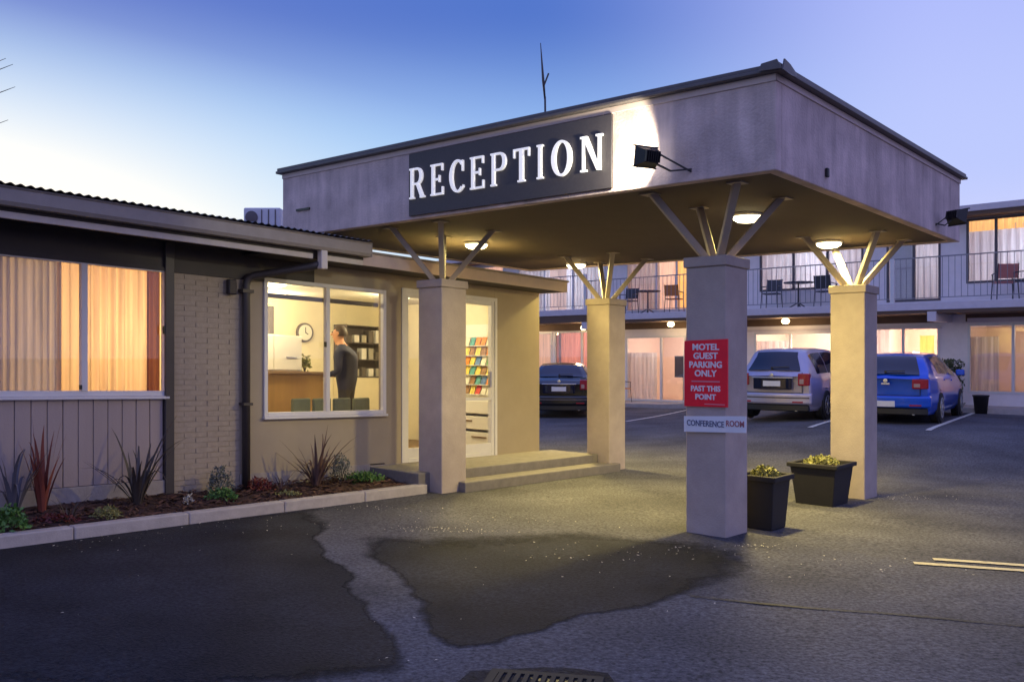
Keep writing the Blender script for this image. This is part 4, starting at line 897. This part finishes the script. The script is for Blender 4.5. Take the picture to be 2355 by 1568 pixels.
    for ex in (.52,): mb = MB(fr); mb.lathe((-hx - .03, -ex, .23), [(.03, 0), (.03, .12)], 10, 'x'); mb.build('exhaust', M['alloy'], t)
    zg = spec['lampz'][1] + .02
    for yy in (-W_ * .36, W_ * .36): mb = MB(fr); mb.box(-hx - .004, -hx + .02, yy - .005, yy + .005, .585, zg); mb.build('tailgate_gap', M['black'], t)
    mb = MB(fr); mb.beam(-hx - .004, -hx + .02, -W_ * .36, W_ * .36, .585, .595); mb.build('tailgate_gap', M['black'], t)
    mb = MB(fr); mb.lathe((-hx - .002, 0, zg - .06), [(.045, 0), (.04, -.012), (.02, -.014)], 16, 'x'); mb.build('emblem', M['alloy'], t)
    xr0, xr1 = spec['rear']; xm = xr0 + (xr1 - xr0) * .12
    mb = MB(fr); mb.bar((xm - .03, .02, zt(xm) + .03), (xm + .02 - .03, -.34, zt(xm + .02) + .03), .016, .014); mb.lathe((xm - .035, .02, zt(xm) + .02), [(.025, -.01), (.02, .02)], 10, 'x'); mb.build('wiper', M['black'], t)
    mb = MB(fr); mb.beam(-hx - .068, -hx - .05, -W_ / 2 * .9, W_ / 2 * .9, .47, .50); mb.build('bumper_strip', M['gutterdk'] if spec['platez'] > .6 else paint, t)
    for sd_ in (1, -1): mb = MB(fr); a_, b_ = sorted((sd_ * W_ * .26, sd_ * W_ * .38)); mb.box(-hx - .064, -hx, a_, b_, .38, .41); mb.build('reflector', M['redlamp'], t)
    # front lamps
    for sd_ in (1, -1):
        mb = MB(fr); a_, b_ = sorted((sd_ * W_ / 2 * .5, sd_ * W_ / 2 * .86)); mb.box(hx - .12, hx + .012, a_, b_, .62, .74); mb.build('headlight', M['plate'], t, .02)
    # wheels
    for wx in (-spec['wb'] / 2 + spec['ws'], spec['wb'] / 2 + spec['ws']):
        for sd_ in (1, -1):
            R_ = spec['wr']; y_ = hw(wx) * .99
            mb = MB(fr); mb.lathe((wx, sd_ * (y_ - .02), R_), [(R_ + .055, -.02 * sd_), (R_ + .055, .024 * sd_)], 28, 'y'); mb.build('wheel_arch', M['black'], t)
            wv = thing_part = None
            mb = MB(fr); mb.lathe((wx, sd_ * (y_ - .16), R_), [(R_ * .66, 0), (R_ * .97, 0), (R_, .03 * sd_), (R_, .16 * sd_), (R_ * .96, .19 * sd_), (R_ * .66, .195 * sd_)], 28, 'y'); wh = mb.build('wheel', M['rubber'], t, smoothed=True)
            wh.data.set_sharp_from_angle(angle=math.radians(40))
            mb = MB(fr); cy = sd_ * (y_ + .042); mb.lathe((wx, cy, R_), [(R_ * .66, -.01 * sd_), (R_ * .66, .0), (R_ * .57, -.002 * sd_), (R_ * .57, -.02 * sd_)], 28, 'y'); mb.build('rim', M['alloy'], wh)
            mb = MB(fr); mb.lathe((wx, cy, R_), [(R_ * .57, -.05 * sd_), (R_ * .57, -.035 * sd_)], 24, 'y'); mb.build('spoke_shade', M['black'], wh)  # plain black disc standing in for the shade behind the spokes
            mb = MB(fr)
            for k in range(6):
                a_ = 6.283 * k / 6 + .3; mb.bar((wx + .03 * math.cos(a_), cy - .012 * sd_, R_ + .03 * math.sin(a_)), (wx + R_ * .58 * math.cos(a_), cy - .008 * sd_, R_ + R_ * .58 * math.sin(a_)), .045, .02, (0, 1, 0))
            mb.lathe((wx, cy, R_), [(.06, -.02 * sd_), (.055, .004 * sd_)], 12, 'y'); mb.build('spokes', M['alloy'], wh)
    return t
wag = dict(L=4.35, W=1.74, H=1.55, top=[(-2.175, .95), (-2.08, 1.08), (-1.78, 1.46), (-1.5, 1.535), (-.5, 1.56), (.35, 1.50), (.55, 1.42), (1.15, 1.04), (1.3, .98), (1.9, .84), (2.175, .62)], belt=[(-2.2, .92), (0, .93), (1.2, .90), (2.2, .6)],
           side=[(-1.72, -1.0), (-.95, -.08), (-.02, .85)], handles=[-.78, .15], gaps=[-.98, -.05, .95], rear=(-2.10, -1.79), wind=(.56, 1.2), lampz=(.74, 1.0), lampw=.24, platez=.72, wb=2.55, ws=.05, wr=.315)
hat = dict(L=4.40, W=1.75, H=1.46, top=[(-2.2, .93), (-2.10, 1.02), (-1.62, 1.37), (-1.3, 1.435), (-.3, 1.47), (.25, 1.43), (.45, 1.36), (1.2, 1.0), (1.35, .95), (1.95, .82), (2.2, .6)], belt=[(-2.2, .95), (-1.2, .96), (0, .92), (1.2, .87), (2.2, .6)],
           side=[(-1.25, -.85), (-.80, -.02), (.04, .90)], handles=[-.72, .2], gaps=[-.9, .01, 1.0], rear=(-2.12, -1.60), wind=(.46, 1.25), lampz=(.72, .92), lampw=.30, platez=.36, plateo=.075, wb=2.64, ws=.03, wr=.32)
sed = dict(wag, L=4.4, top=[(-2.2, .90), (-2.05, 1.0), (-1.75, 1.06), (-1.15, 1.38), (-.3, 1.44), (.3, 1.40), (.45, 1.34), (1.15, 1.0), (1.35, .95), (1.95, .82), (2.2, .6)], rear=(-1.72, -1.2), platez=.70, side=[(-1.05, -.12), (-.05, .85)], gaps=[-.08, .95])
hd = math.radians(37)
def place_car(xr, yr, head, L_): return (xr + math.sin(head) * L_ / 2, yr + math.cos(head) * L_ / 2)
px, py = place_car(5.56, 18.75, hd, 4.35); car((px, py, gz(px, py)), hd, M['silver'], 'silver wagon parked between the sign column and the lit column', wag)
hb = math.radians(35); px, py = place_car(7.55, 17.7, hb, 4.4); car((px, py, gz(px, py) - .01), hb, M['blue'], 'bright blue hatchback parked in front of the hedge', hat)
hk = math.radians(7); px, py = place_car(1.22, 22.8, hk, 4.4); car((px, py, gz(px, py)), hk, M['blackcar'], 'black car parked past the end of the reception building', sed)
# hedge behind the blue car and bin
c_ = Vector(FG(9.35, -.45, gbase(9.3) + .1)); t = thing('clipped_hedge', c_, 'dark clipped hedge in front of the grey pier', 'hedge')
shrub('x', c_, .38, .38, 1.15, 3600, .09, M['hedge'], '', par=t, seed=12, shape='box')
mb = MB(); mb.tube([c_ + Vector((0, 0, -.05)), c_ + Vector((.02, 0, .9))], [.05, .03], 6); mb.tube([c_ + Vector((0.01, 0, .3)), c_ + Vector((.2, .1, .9))], [.03, .015], 6); mb.build('stems', M['bark'], t)
c_ = Vector(FG(10.38, .12, 0)); c_.z = gz(c_.x, c_.y); t = thing('litter_bin', c_, 'small black bin against the low motel wall', 'bin')
mb = MB(); mb.lathe(c_, [(.13, 0), (.17, .40), (.185, .41), (.185, .44), (.15, .44), (.12, .05)], 16); mb.build('bin_tub', M['pot'], t, smoothed=True)

# ================================================================== BALCONY FURNITURE
def chair(c_, ang, m, label, group='outdoor chairs on the motel block'):
    c_ = Vector(c_); t = thing('outdoor_chair', c_, label, 'chair', group); cs, sn = math.cos(ang), math.sin(ang)
    fr = lambda x, y, z: (c_.x + cs * x - sn * y, c_.y + sn * x + cs * y, c_.z + z)
    mb = MB(fr); mb.box(-.23, .23, -.22, .22, .42, .45); mb.build('seat', m, t, .01)
    mb = MB(fr); mb.add([(-.22, .20, .52), (.22, .20, .52), (.22, .27, .86), (-.22, .27, .86), (-.22, .225, .52), (.22, .225, .52), (.22, .295, .86), (-.22, .295, .86)], [(0, 1, 2, 3), (7, 6, 5, 4), (0, 4, 5, 1), (1, 5, 6, 2), (2, 6, 7, 3), (3, 7, 4, 0)]); mb.build('backrest', m, t, .01)
    for x, y in ((-.22, -.2), (.22, -.2), (-.22, .21), (.22, .21)):
        mb = MB(fr); mb.tube([(x * 1.1, y * 1.15, 0), (x, y, .45)] + ([(x, y + .07, .87)] if y > 0 else [(x, y, .64)]), .013, 6); mb.build('leg', M['chairdk'], t)
    for x in (-.235, .235): mb = MB(fr); mb.tube([(x, -.2, .64), (x, .22, .66)], .014, 6); mb.build('armrest', M['chairdk'], t)
    return t
def table(c_, label):
    c_ = Vector(c_); t = thing('outdoor_table', c_, label, 'table', 'outdoor tables on the balcony')
    mb = MB(); mb.lathe(c_, [(.40, .70), (.41, .715), (.40, .73)], 24); mb.build('table_top', M['chairdk'], t)
    mb = MB(); mb.lathe(c_, [(.03, .03), (.025, .70)], 10); mb.build('stem', M['chairdk'], t)
    for k in range(3):
        a_ = 2.1 * k + .4; mb = MB(); mb.tube([c_ + Vector((0, 0, .16)), c_ + Vector((.3 * math.cos(a_), .3 * math.sin(a_), .0))], .016, 6); mb.build('foot', M['chairdk'], t)
z = 2.896
table(FG(5.55, -.62, z), 'dark round table on the balcony above the silver car')
chair(FG(4.75, -.62, z), -.6, M['chairdk'], 'dark chair beside the table above the silver car'); chair(FG(6.3, -.70, z), 2.4, M['chairdk'], 'dark chair beside the table above the silver car')
table(FG(.55, -.62, z), 'dark round table on the balcony between two canopy columns'); chair(FG(-.2, -.65, z), -.6, M['chairdk'], 'dark chair beside the table between two canopy columns'); chair(FG(1.45, -.75, z), 2.6, M['chairor'], 'orange chair on the balcony before the amber window')
chair(FG(10.72, -.62, z), 2.9, M['chairpk'], 'salmon chair on the balcony under the amber pelmet'); chair(FG(11.25, -.45, z), 3.6, M['chairdk'], 'dark chair beside the salmon chair'); table(FG(11.75, -.7, z), 'dark round table at the salmon balcony chair')
chair(FG(-.42, -.55, gbase(-.4) + .12), .6, M['chairor'], 'orange chair by the ground floor glass door')

# ================================================================== INSIDE RECEPTION
WI = lambda a, b, z: FB(a, b, z)
ct = thing('reception_counter', WI(-.3, 6.6, .26), 'honey wood reception counter with brown top', 'counter')
part(WI, 'front_panel', [(-1.7, .40, 6.45, 6.50, .26, 1.33)], M['wood'], ct); part(WI, 'side_panel', [(.34, .398, 6.5, 7.0, .26, 1.33)], M['woodtop'], ct); part(WI, 'counter_top', [(-1.75, .45, 6.40, 7.05, 1.33, 1.37)], M['woodtop'], ct, .006)
t = thing('white_cabinet', WI(-.2, 6.8, 1.37), 'white cabinet standing on the reception counter', 'cabinet')
part(WI, 'carcass', [(-.75, .16, 6.62, 6.98, 1.3701, 1.86)], M['whitebox'], t, .006); part(WI, 'door', [(-.74, -.30, 6.60, 6.619, 1.385, 1.85), (-.29, .15, 6.60, 6.619, 1.385, 1.85)], M['whitebox'], t, .004); part(WI, 'handle', [(-.10, .06, 6.585, 6.599, 1.55, 1.565)], M['chrome'], t)
t = thing('wall_clock', WI(1.27, 8.18, 1.97), 'round clock with dark rim on the cream wall', 'clock')
def disc(c_, r, m, nm, d0, d1, par):
    c_ = Vector(c_); mb = MB(lambda x, y, z: tuple(c_ + Vector((RX * x + LX * y, RY * x + LY * y, z)))); mb.lathe((0, 0, 0), [(r, d0), (r, d1)], 28, 'y'); return mb.build(nm, m, par)
cc = WI(1.27, 8.18, 1.99); disc(cc, .155, M['clockrim'], 'rim', -.035, .0, t); disc(cc, .125, M['clockface'], 'face', -.042, -.0351, t)
c9 = Vector(cc); mb = MB(lambda x, y, z: tuple(c9 + Vector((RX * x + LX * y, RY * x + LY * y, z)))); mb.bar((0, -.046, -.01), (.0, -.046, .085), .012, .004, (0, 1, 0)); mb.bar((0, -.046, 0), (.05, -.046, -.03), .014, .004, (0, 1, 0)); mb.build('hands', M['black'], t)
t = thing('wall_speaker', WI(.5, 8.15, 1.95), 'dark box fixed high on the cream wall', 'speaker'); part(WI, 'case', [(.42, .64, 8.05, 8.185, 1.93, 2.36)], M['gutterdk'], t, .01); part(WI, 'shelf', [(.40, .66, 7.95, 8.185, 1.90, 1.929)], M['whitebox'], t)
t = thing('display_cabinet', WI(2.3, 8.0, .26), 'dark display cabinet with shelves behind the standing person', 'cabinet')
part(WI, 'back', [(1.85, 2.72, 8.14, 8.18, 1.28, 2.15)], M['frame'], t); part(WI, 'side', [(1.85, 1.88, 7.85, 8.139, 1.28, 2.15), (2.69, 2.72, 7.85, 8.139, 1.28, 2.15)], M['frame'], t); part(WI, 'base', [(1.85, 2.72, 7.80, 8.18, .26, 1.279)], M['cream'], t)
for k in range(4): part(WI, 'shelf', [(1.88, 2.69, 7.88, 8.139, 1.29 + k * .28, 1.305 + k * .28)], M['frame'], t)
for k in range(3):
    for j in range(5):
        mb = MB(WI); x0 = 1.93 + j * .15; hgt = random.uniform(.10, .22); mb.box(x0, x0 + .10, 7.92, 8.05, 1.306 + k * .28, 1.306 + k * .28 + hgt)
        tag(mb.build('packet', [M['whitebox'], M['chrome'], M['gutterdk']][(j + k) % 3], bevel=.004), 'small packet on the dark display cabinet shelves', 'packet', 'packets on the display cabinet')
for k in range(4):
    c_ = Vector(WI(-.86 + k * .30, 5.15, .26)); t = thing('waiting_chair', c_, 'sage green waiting chair with its back to the reception window', 'chair', 'waiting chairs inside reception')
    fr = lambda x, y, z: tuple(c_ + Vector((RX * x + LX * y, RY * x + LY * y, z)))
    mb = MB(fr); mb.box(-.135, .135, .0, .40, .38, .45); mb.build('seat', M['seatgreen'], t, .02); mb = MB(fr); mb.box(-.13, .13, -.03, .02, .48, .79); mb.build('backrest', M['seatgreen'], t, .015)
    for x, y in ((-.12, .02), (.12, .02), (-.12, .38), (.12, .38)): mb = MB(fr); mb.tube([(x, y, 0), (x, y, .40 if y > .1 else .52)], .011, 6); mb.build('leg', M['chrome'], t)
c_ = WI(.30, 6.75, 1.37); shrub('counter_plant', c_, .10, .10, .22, 120, .07, M['lime'], 'small yellow green pot plant on the counter', seed=77)
# brochure rack behind the glass door
WE = lambda x, d, z: FB(2.855 - d, 4.95 + x, z)       # along the end wall, d = out from it
t = thing('brochure_rack', FB(2.8, 5.8, .26), 'white brochure rack behind the glass door', 'rack')
part(WE, 'back_board', [(0, 1.6, .0, .03, .26, 2.15)], M['whitebox'], t)
for k in range(6): part(WE, 'ledge', [(0, 1.6, .031, .12, 1.06 + k * .15, 1.07 + k * .15)], M['whitebox'], t)
for k in range(3): part(WE, 'drawer', [(0, 1.6, .031, .30, .30 + k * .24, .50 + k * .24)], M['whitebox'], t, .01)
for k in range(3): part(WE, 'drawer_pull', [(.4 + .3 * k, .7 + .3 * k, .301, .32, .42 + k * .24, .44 + k * .24)], M['woodtop'], t)
for k in range(6):
    for j in range(13):
        nm = random.choice(['orange', 'yellow', 'red', 'green', 'blue', 'white', 'brown', 'teal', 'orange', 'yellow', 'white'])
        mb = MB(WE); x0 = .02 + j * .12; z0 = 1.0705 + k * .15; z1 = z0 + .13
        mb.add([(x0, .105, z0), (x0 + .10, .105, z0), (x0 + .10, .05, z1), (x0, .05, z1), (x0, .10, z0), (x0 + .10, .10, z0), (x0 + .10, .045, z1), (x0, .045, z1)], [(0, 1, 2, 3), (7, 6, 5, 4), (0, 4, 5, 1), (1, 5, 6, 2), (2, 6, 7, 3), (3, 7, 4, 0)])
        row = ['bottom', 'second lowest', 'third lowest', 'third highest', 'second highest', 'top'][k]
        tag(mb.build('brochure', PAPER[nm]), nm + ' brochure on the ' + row + ' ledge of the rack behind the glass door', 'brochure', 'brochures in the rack')
# person
def person(base, face):
    c0 = Vector(base); t = thing('person', c0, 'person in a dark navy jacket standing at the reception counter', 'person')
    fx = Vector((math.cos(face), math.sin(face), 0)); lx = Vector((-fx.y, fx.x, 0))
    J = {}; E_ = []
    def j(n, f, l, z, r, par=None):
        J[n] = (len(J), f * fx + l * lx + Vector((0, 0, z)), r)
        if par: E_.append((J[par][0], J[n][0]))
    j('pel', 0, 0, .95, (.17, .15)); j('waist', .0, 0, 1.10, (.175, .155), 'pel'); j('chest', .01, 0, 1.30, (.19, .165), 'waist'); j('upper', .04, 0, 1.43, (.15, .12), 'chest'); j('neck', .085, 0, 1.50, (.062, .062), 'upper'); j('headb', .125, 0, 1.58, (.075, .078), 'neck'); j('headm', .12, 0, 1.66, (.088, .10), 'headb'); j('headt', .11, 0, 1.735, (.06, .07), 'headm')
    for s, sg_ in ((1, 'L'), (-1, 'R')):
        j('sh' + sg_, .05, s * .19, 1.40, (.07, .07), 'upper'); j('el' + sg_, .03, s * .25, 1.13, (.05, .05), 'sh' + sg_); j('wr' + sg_, .24, s * .19, 1.06, (.034, .034), 'el' + sg_); j('pa' + sg_, .32, s * .17, 1.07, (.035, .022), 'wr' + sg_)
        for q, (dl, ln) in enumerate(((-.03, .07), (-.01, .085), (.012, .08), (.03, .065))): j('f%d' % q + sg_, .32 + ln, s * .17 + dl, 1.055, (.009, .009), 'pa' + sg_)
        j('th' + sg_, .345, s * .17 - s * .055, 1.075, (.010, .010), 'pa' + sg_)
        j('hip' + sg_, 0, s * .095, .88, (.10, .10), 'pel'); j('kn' + sg_, .02, s * .11, .50, (.062, .062), 'hip' + sg_); j('an' + sg_, -.02, s * .115, .09, (.042, .042), 'kn' + sg_); j('to' + sg_, .13, s * .13, .04, (.045, .035), 'an' + sg_)
    me = bpy.data.meshes.new('body'); me.from_pydata([tuple(v[1]) for v in J.values()], E_, [])
    o = bpy.data.objects.new('body', me); COL.objects.link(o)
    md = o.modifiers.new('s', 'SKIN'); md.use_smooth_shade = True
    for i, v in enumerate(J.values()): me.skin_vertices[0].data[i].radius = v[2]
    me.skin_vertices[0].data[0].use_root = True
    sb = o.modifiers.new('d', 'SUBSURF'); sb.levels = 2; sb.render_levels = 2
    dg = bpy.context.evaluated_depsgraph_get(); m2 = bpy.data.meshes.new_from_object(o.evaluated_get(dg)); bpy.data.objects.remove(o)
    m2.name = 'body'; m2.materials.clear()
    for m_ in (M['navy'], M['trousers'], M['skin'], M['black']): m2.materials.append(m_)
    for p in m2.polygons:
        z_ = p.center.z; f_ = p.center.dot(fx); p.use_smooth = True
        p.material_index = 2 if (z_ > 1.50 or (f_ > .25 and z_ < 1.2 and z_ > .9)) else (0 if z_ > .86 else (1 if z_ > .09 else 3))
    o = bpy.data.objects.new('body', m2); COL.objects.link(o); o.parent = t; ROOT[o.name] = c0
    hc = c0 + fx * .115 + Vector((0, 0, 1.66))
    fr = lambda x, y, z: tuple(hc + fx * x + lx * y + Vector((0, 0, z)))
    mb = MB(fr); n1 = 16
    def hair_(u, v):
        th = 2 * math.pi * u; ph = v * math.pi * .62; lim = .50 if math.cos(th) > .2 else 1.0
        ph *= lim + .0; return (.112 * math.sin(ph) * math.cos(th) - .012, .096 * math.sin(ph) * math.sin(th), .005 + .118 * math.cos(ph))
    mb.grid(hair_, n1, 8); mb.build('hair', M['hair'], t, smoothed=True, fix=False)
    mb = MB(fr); mb.add([(.095, 0, .03), (.092, .018, -.02), (.092, -.018, -.02), (.128, 0, -.018), (.09, 0, -.035)], [(0, 1, 3), (0, 3, 2), (1, 4, 3), (2, 3, 4)]); mb.build('nose', M['skin'], t)
    for s in (1, -1):
        mb = MB(fr); mb.lathe((.086, s * .035, .02), [(.004, -.008), (.012, 0), (.004, .012)], 8, 'x'); mb.build('eye', M['black'], t)
        mb = MB(fr); mb.lathe((-.005, s * .085, .0), [(.028, 0), (.03, s * .012), (.012, s * .016)], 10, 'y'); mb.build('ear', M['skin'], t)
    mb = MB(fr); mb.box(.080, .094, -.025, .025, -.058, -.050); mb.build('mouth', mat('lip', (.35, .12, .09), .6, 0), t)
pb = WI(.73, 6.35, .26); person((pb[0], pb[1], pb[2]), math.radians(172))

# bare twigs of a tree standing beside the drive
tr = thing('bare_tree', (-6.9, 8.3, gz(-6.9, 8.3)), 'bare tree whose twigs reach over the corner of the roof', 'tree'); r_ = random.Random(5)
c_ = Vector((-6.9, 8.3, gz(-6.9, 8.3))); mb = MB(); mb.tube([c_ + Vector((0, 0, -.1)), c_ + Vector((.05, 0, 1.5)), c_ + Vector((.1, .1, 3.0)), c_ + Vector((.0, .1, 5.5))], [.13, .11, .08, .02], 10); mb.build('trunk', M['bark'], tr, smoothed=True)
mb = MB()
for i in range(26):
    h0 = r_.uniform(2.2, 5.2); th = r_.uniform(0, 6.28); L_ = r_.uniform(.8, 1.7); p = c_ + Vector((.08, .08, h0)); pts = [p]
    for k in range(4): p = p + Vector((math.cos(th), math.sin(th), r_.uniform(.1, .5))) * L_ / 4; th += r_.uniform(-.3, .3); pts.append(p)
    mb.tube(pts, [.022, .016, .011, .007, .003], 5)
    for k in range(3):
        q = pts[1 + k]; d_ = Vector((r_.gauss(0, 1), r_.gauss(0, 1), r_.gauss(.3, .5))).normalized() * r_.uniform(.3, .6); mb.tube([q, q + d_ * .5, q + d_], [.006, .004, .002], 4)
for (zz, x2) in ((4.05, -4.22), (3.86, -4.20), (3.58, -4.26), (4.10, -4.28)):
    p = Vector((-6.85, 8.35, zz - .5)); q = Vector((x2, 7.4, zz)); mb.tube([p, p.lerp(q, .4) + Vector((0, 0, .15)), p.lerp(q, .8), q], [.02, .014, .008, .002], 5)
mb.build('branches', M['bark'], tr)
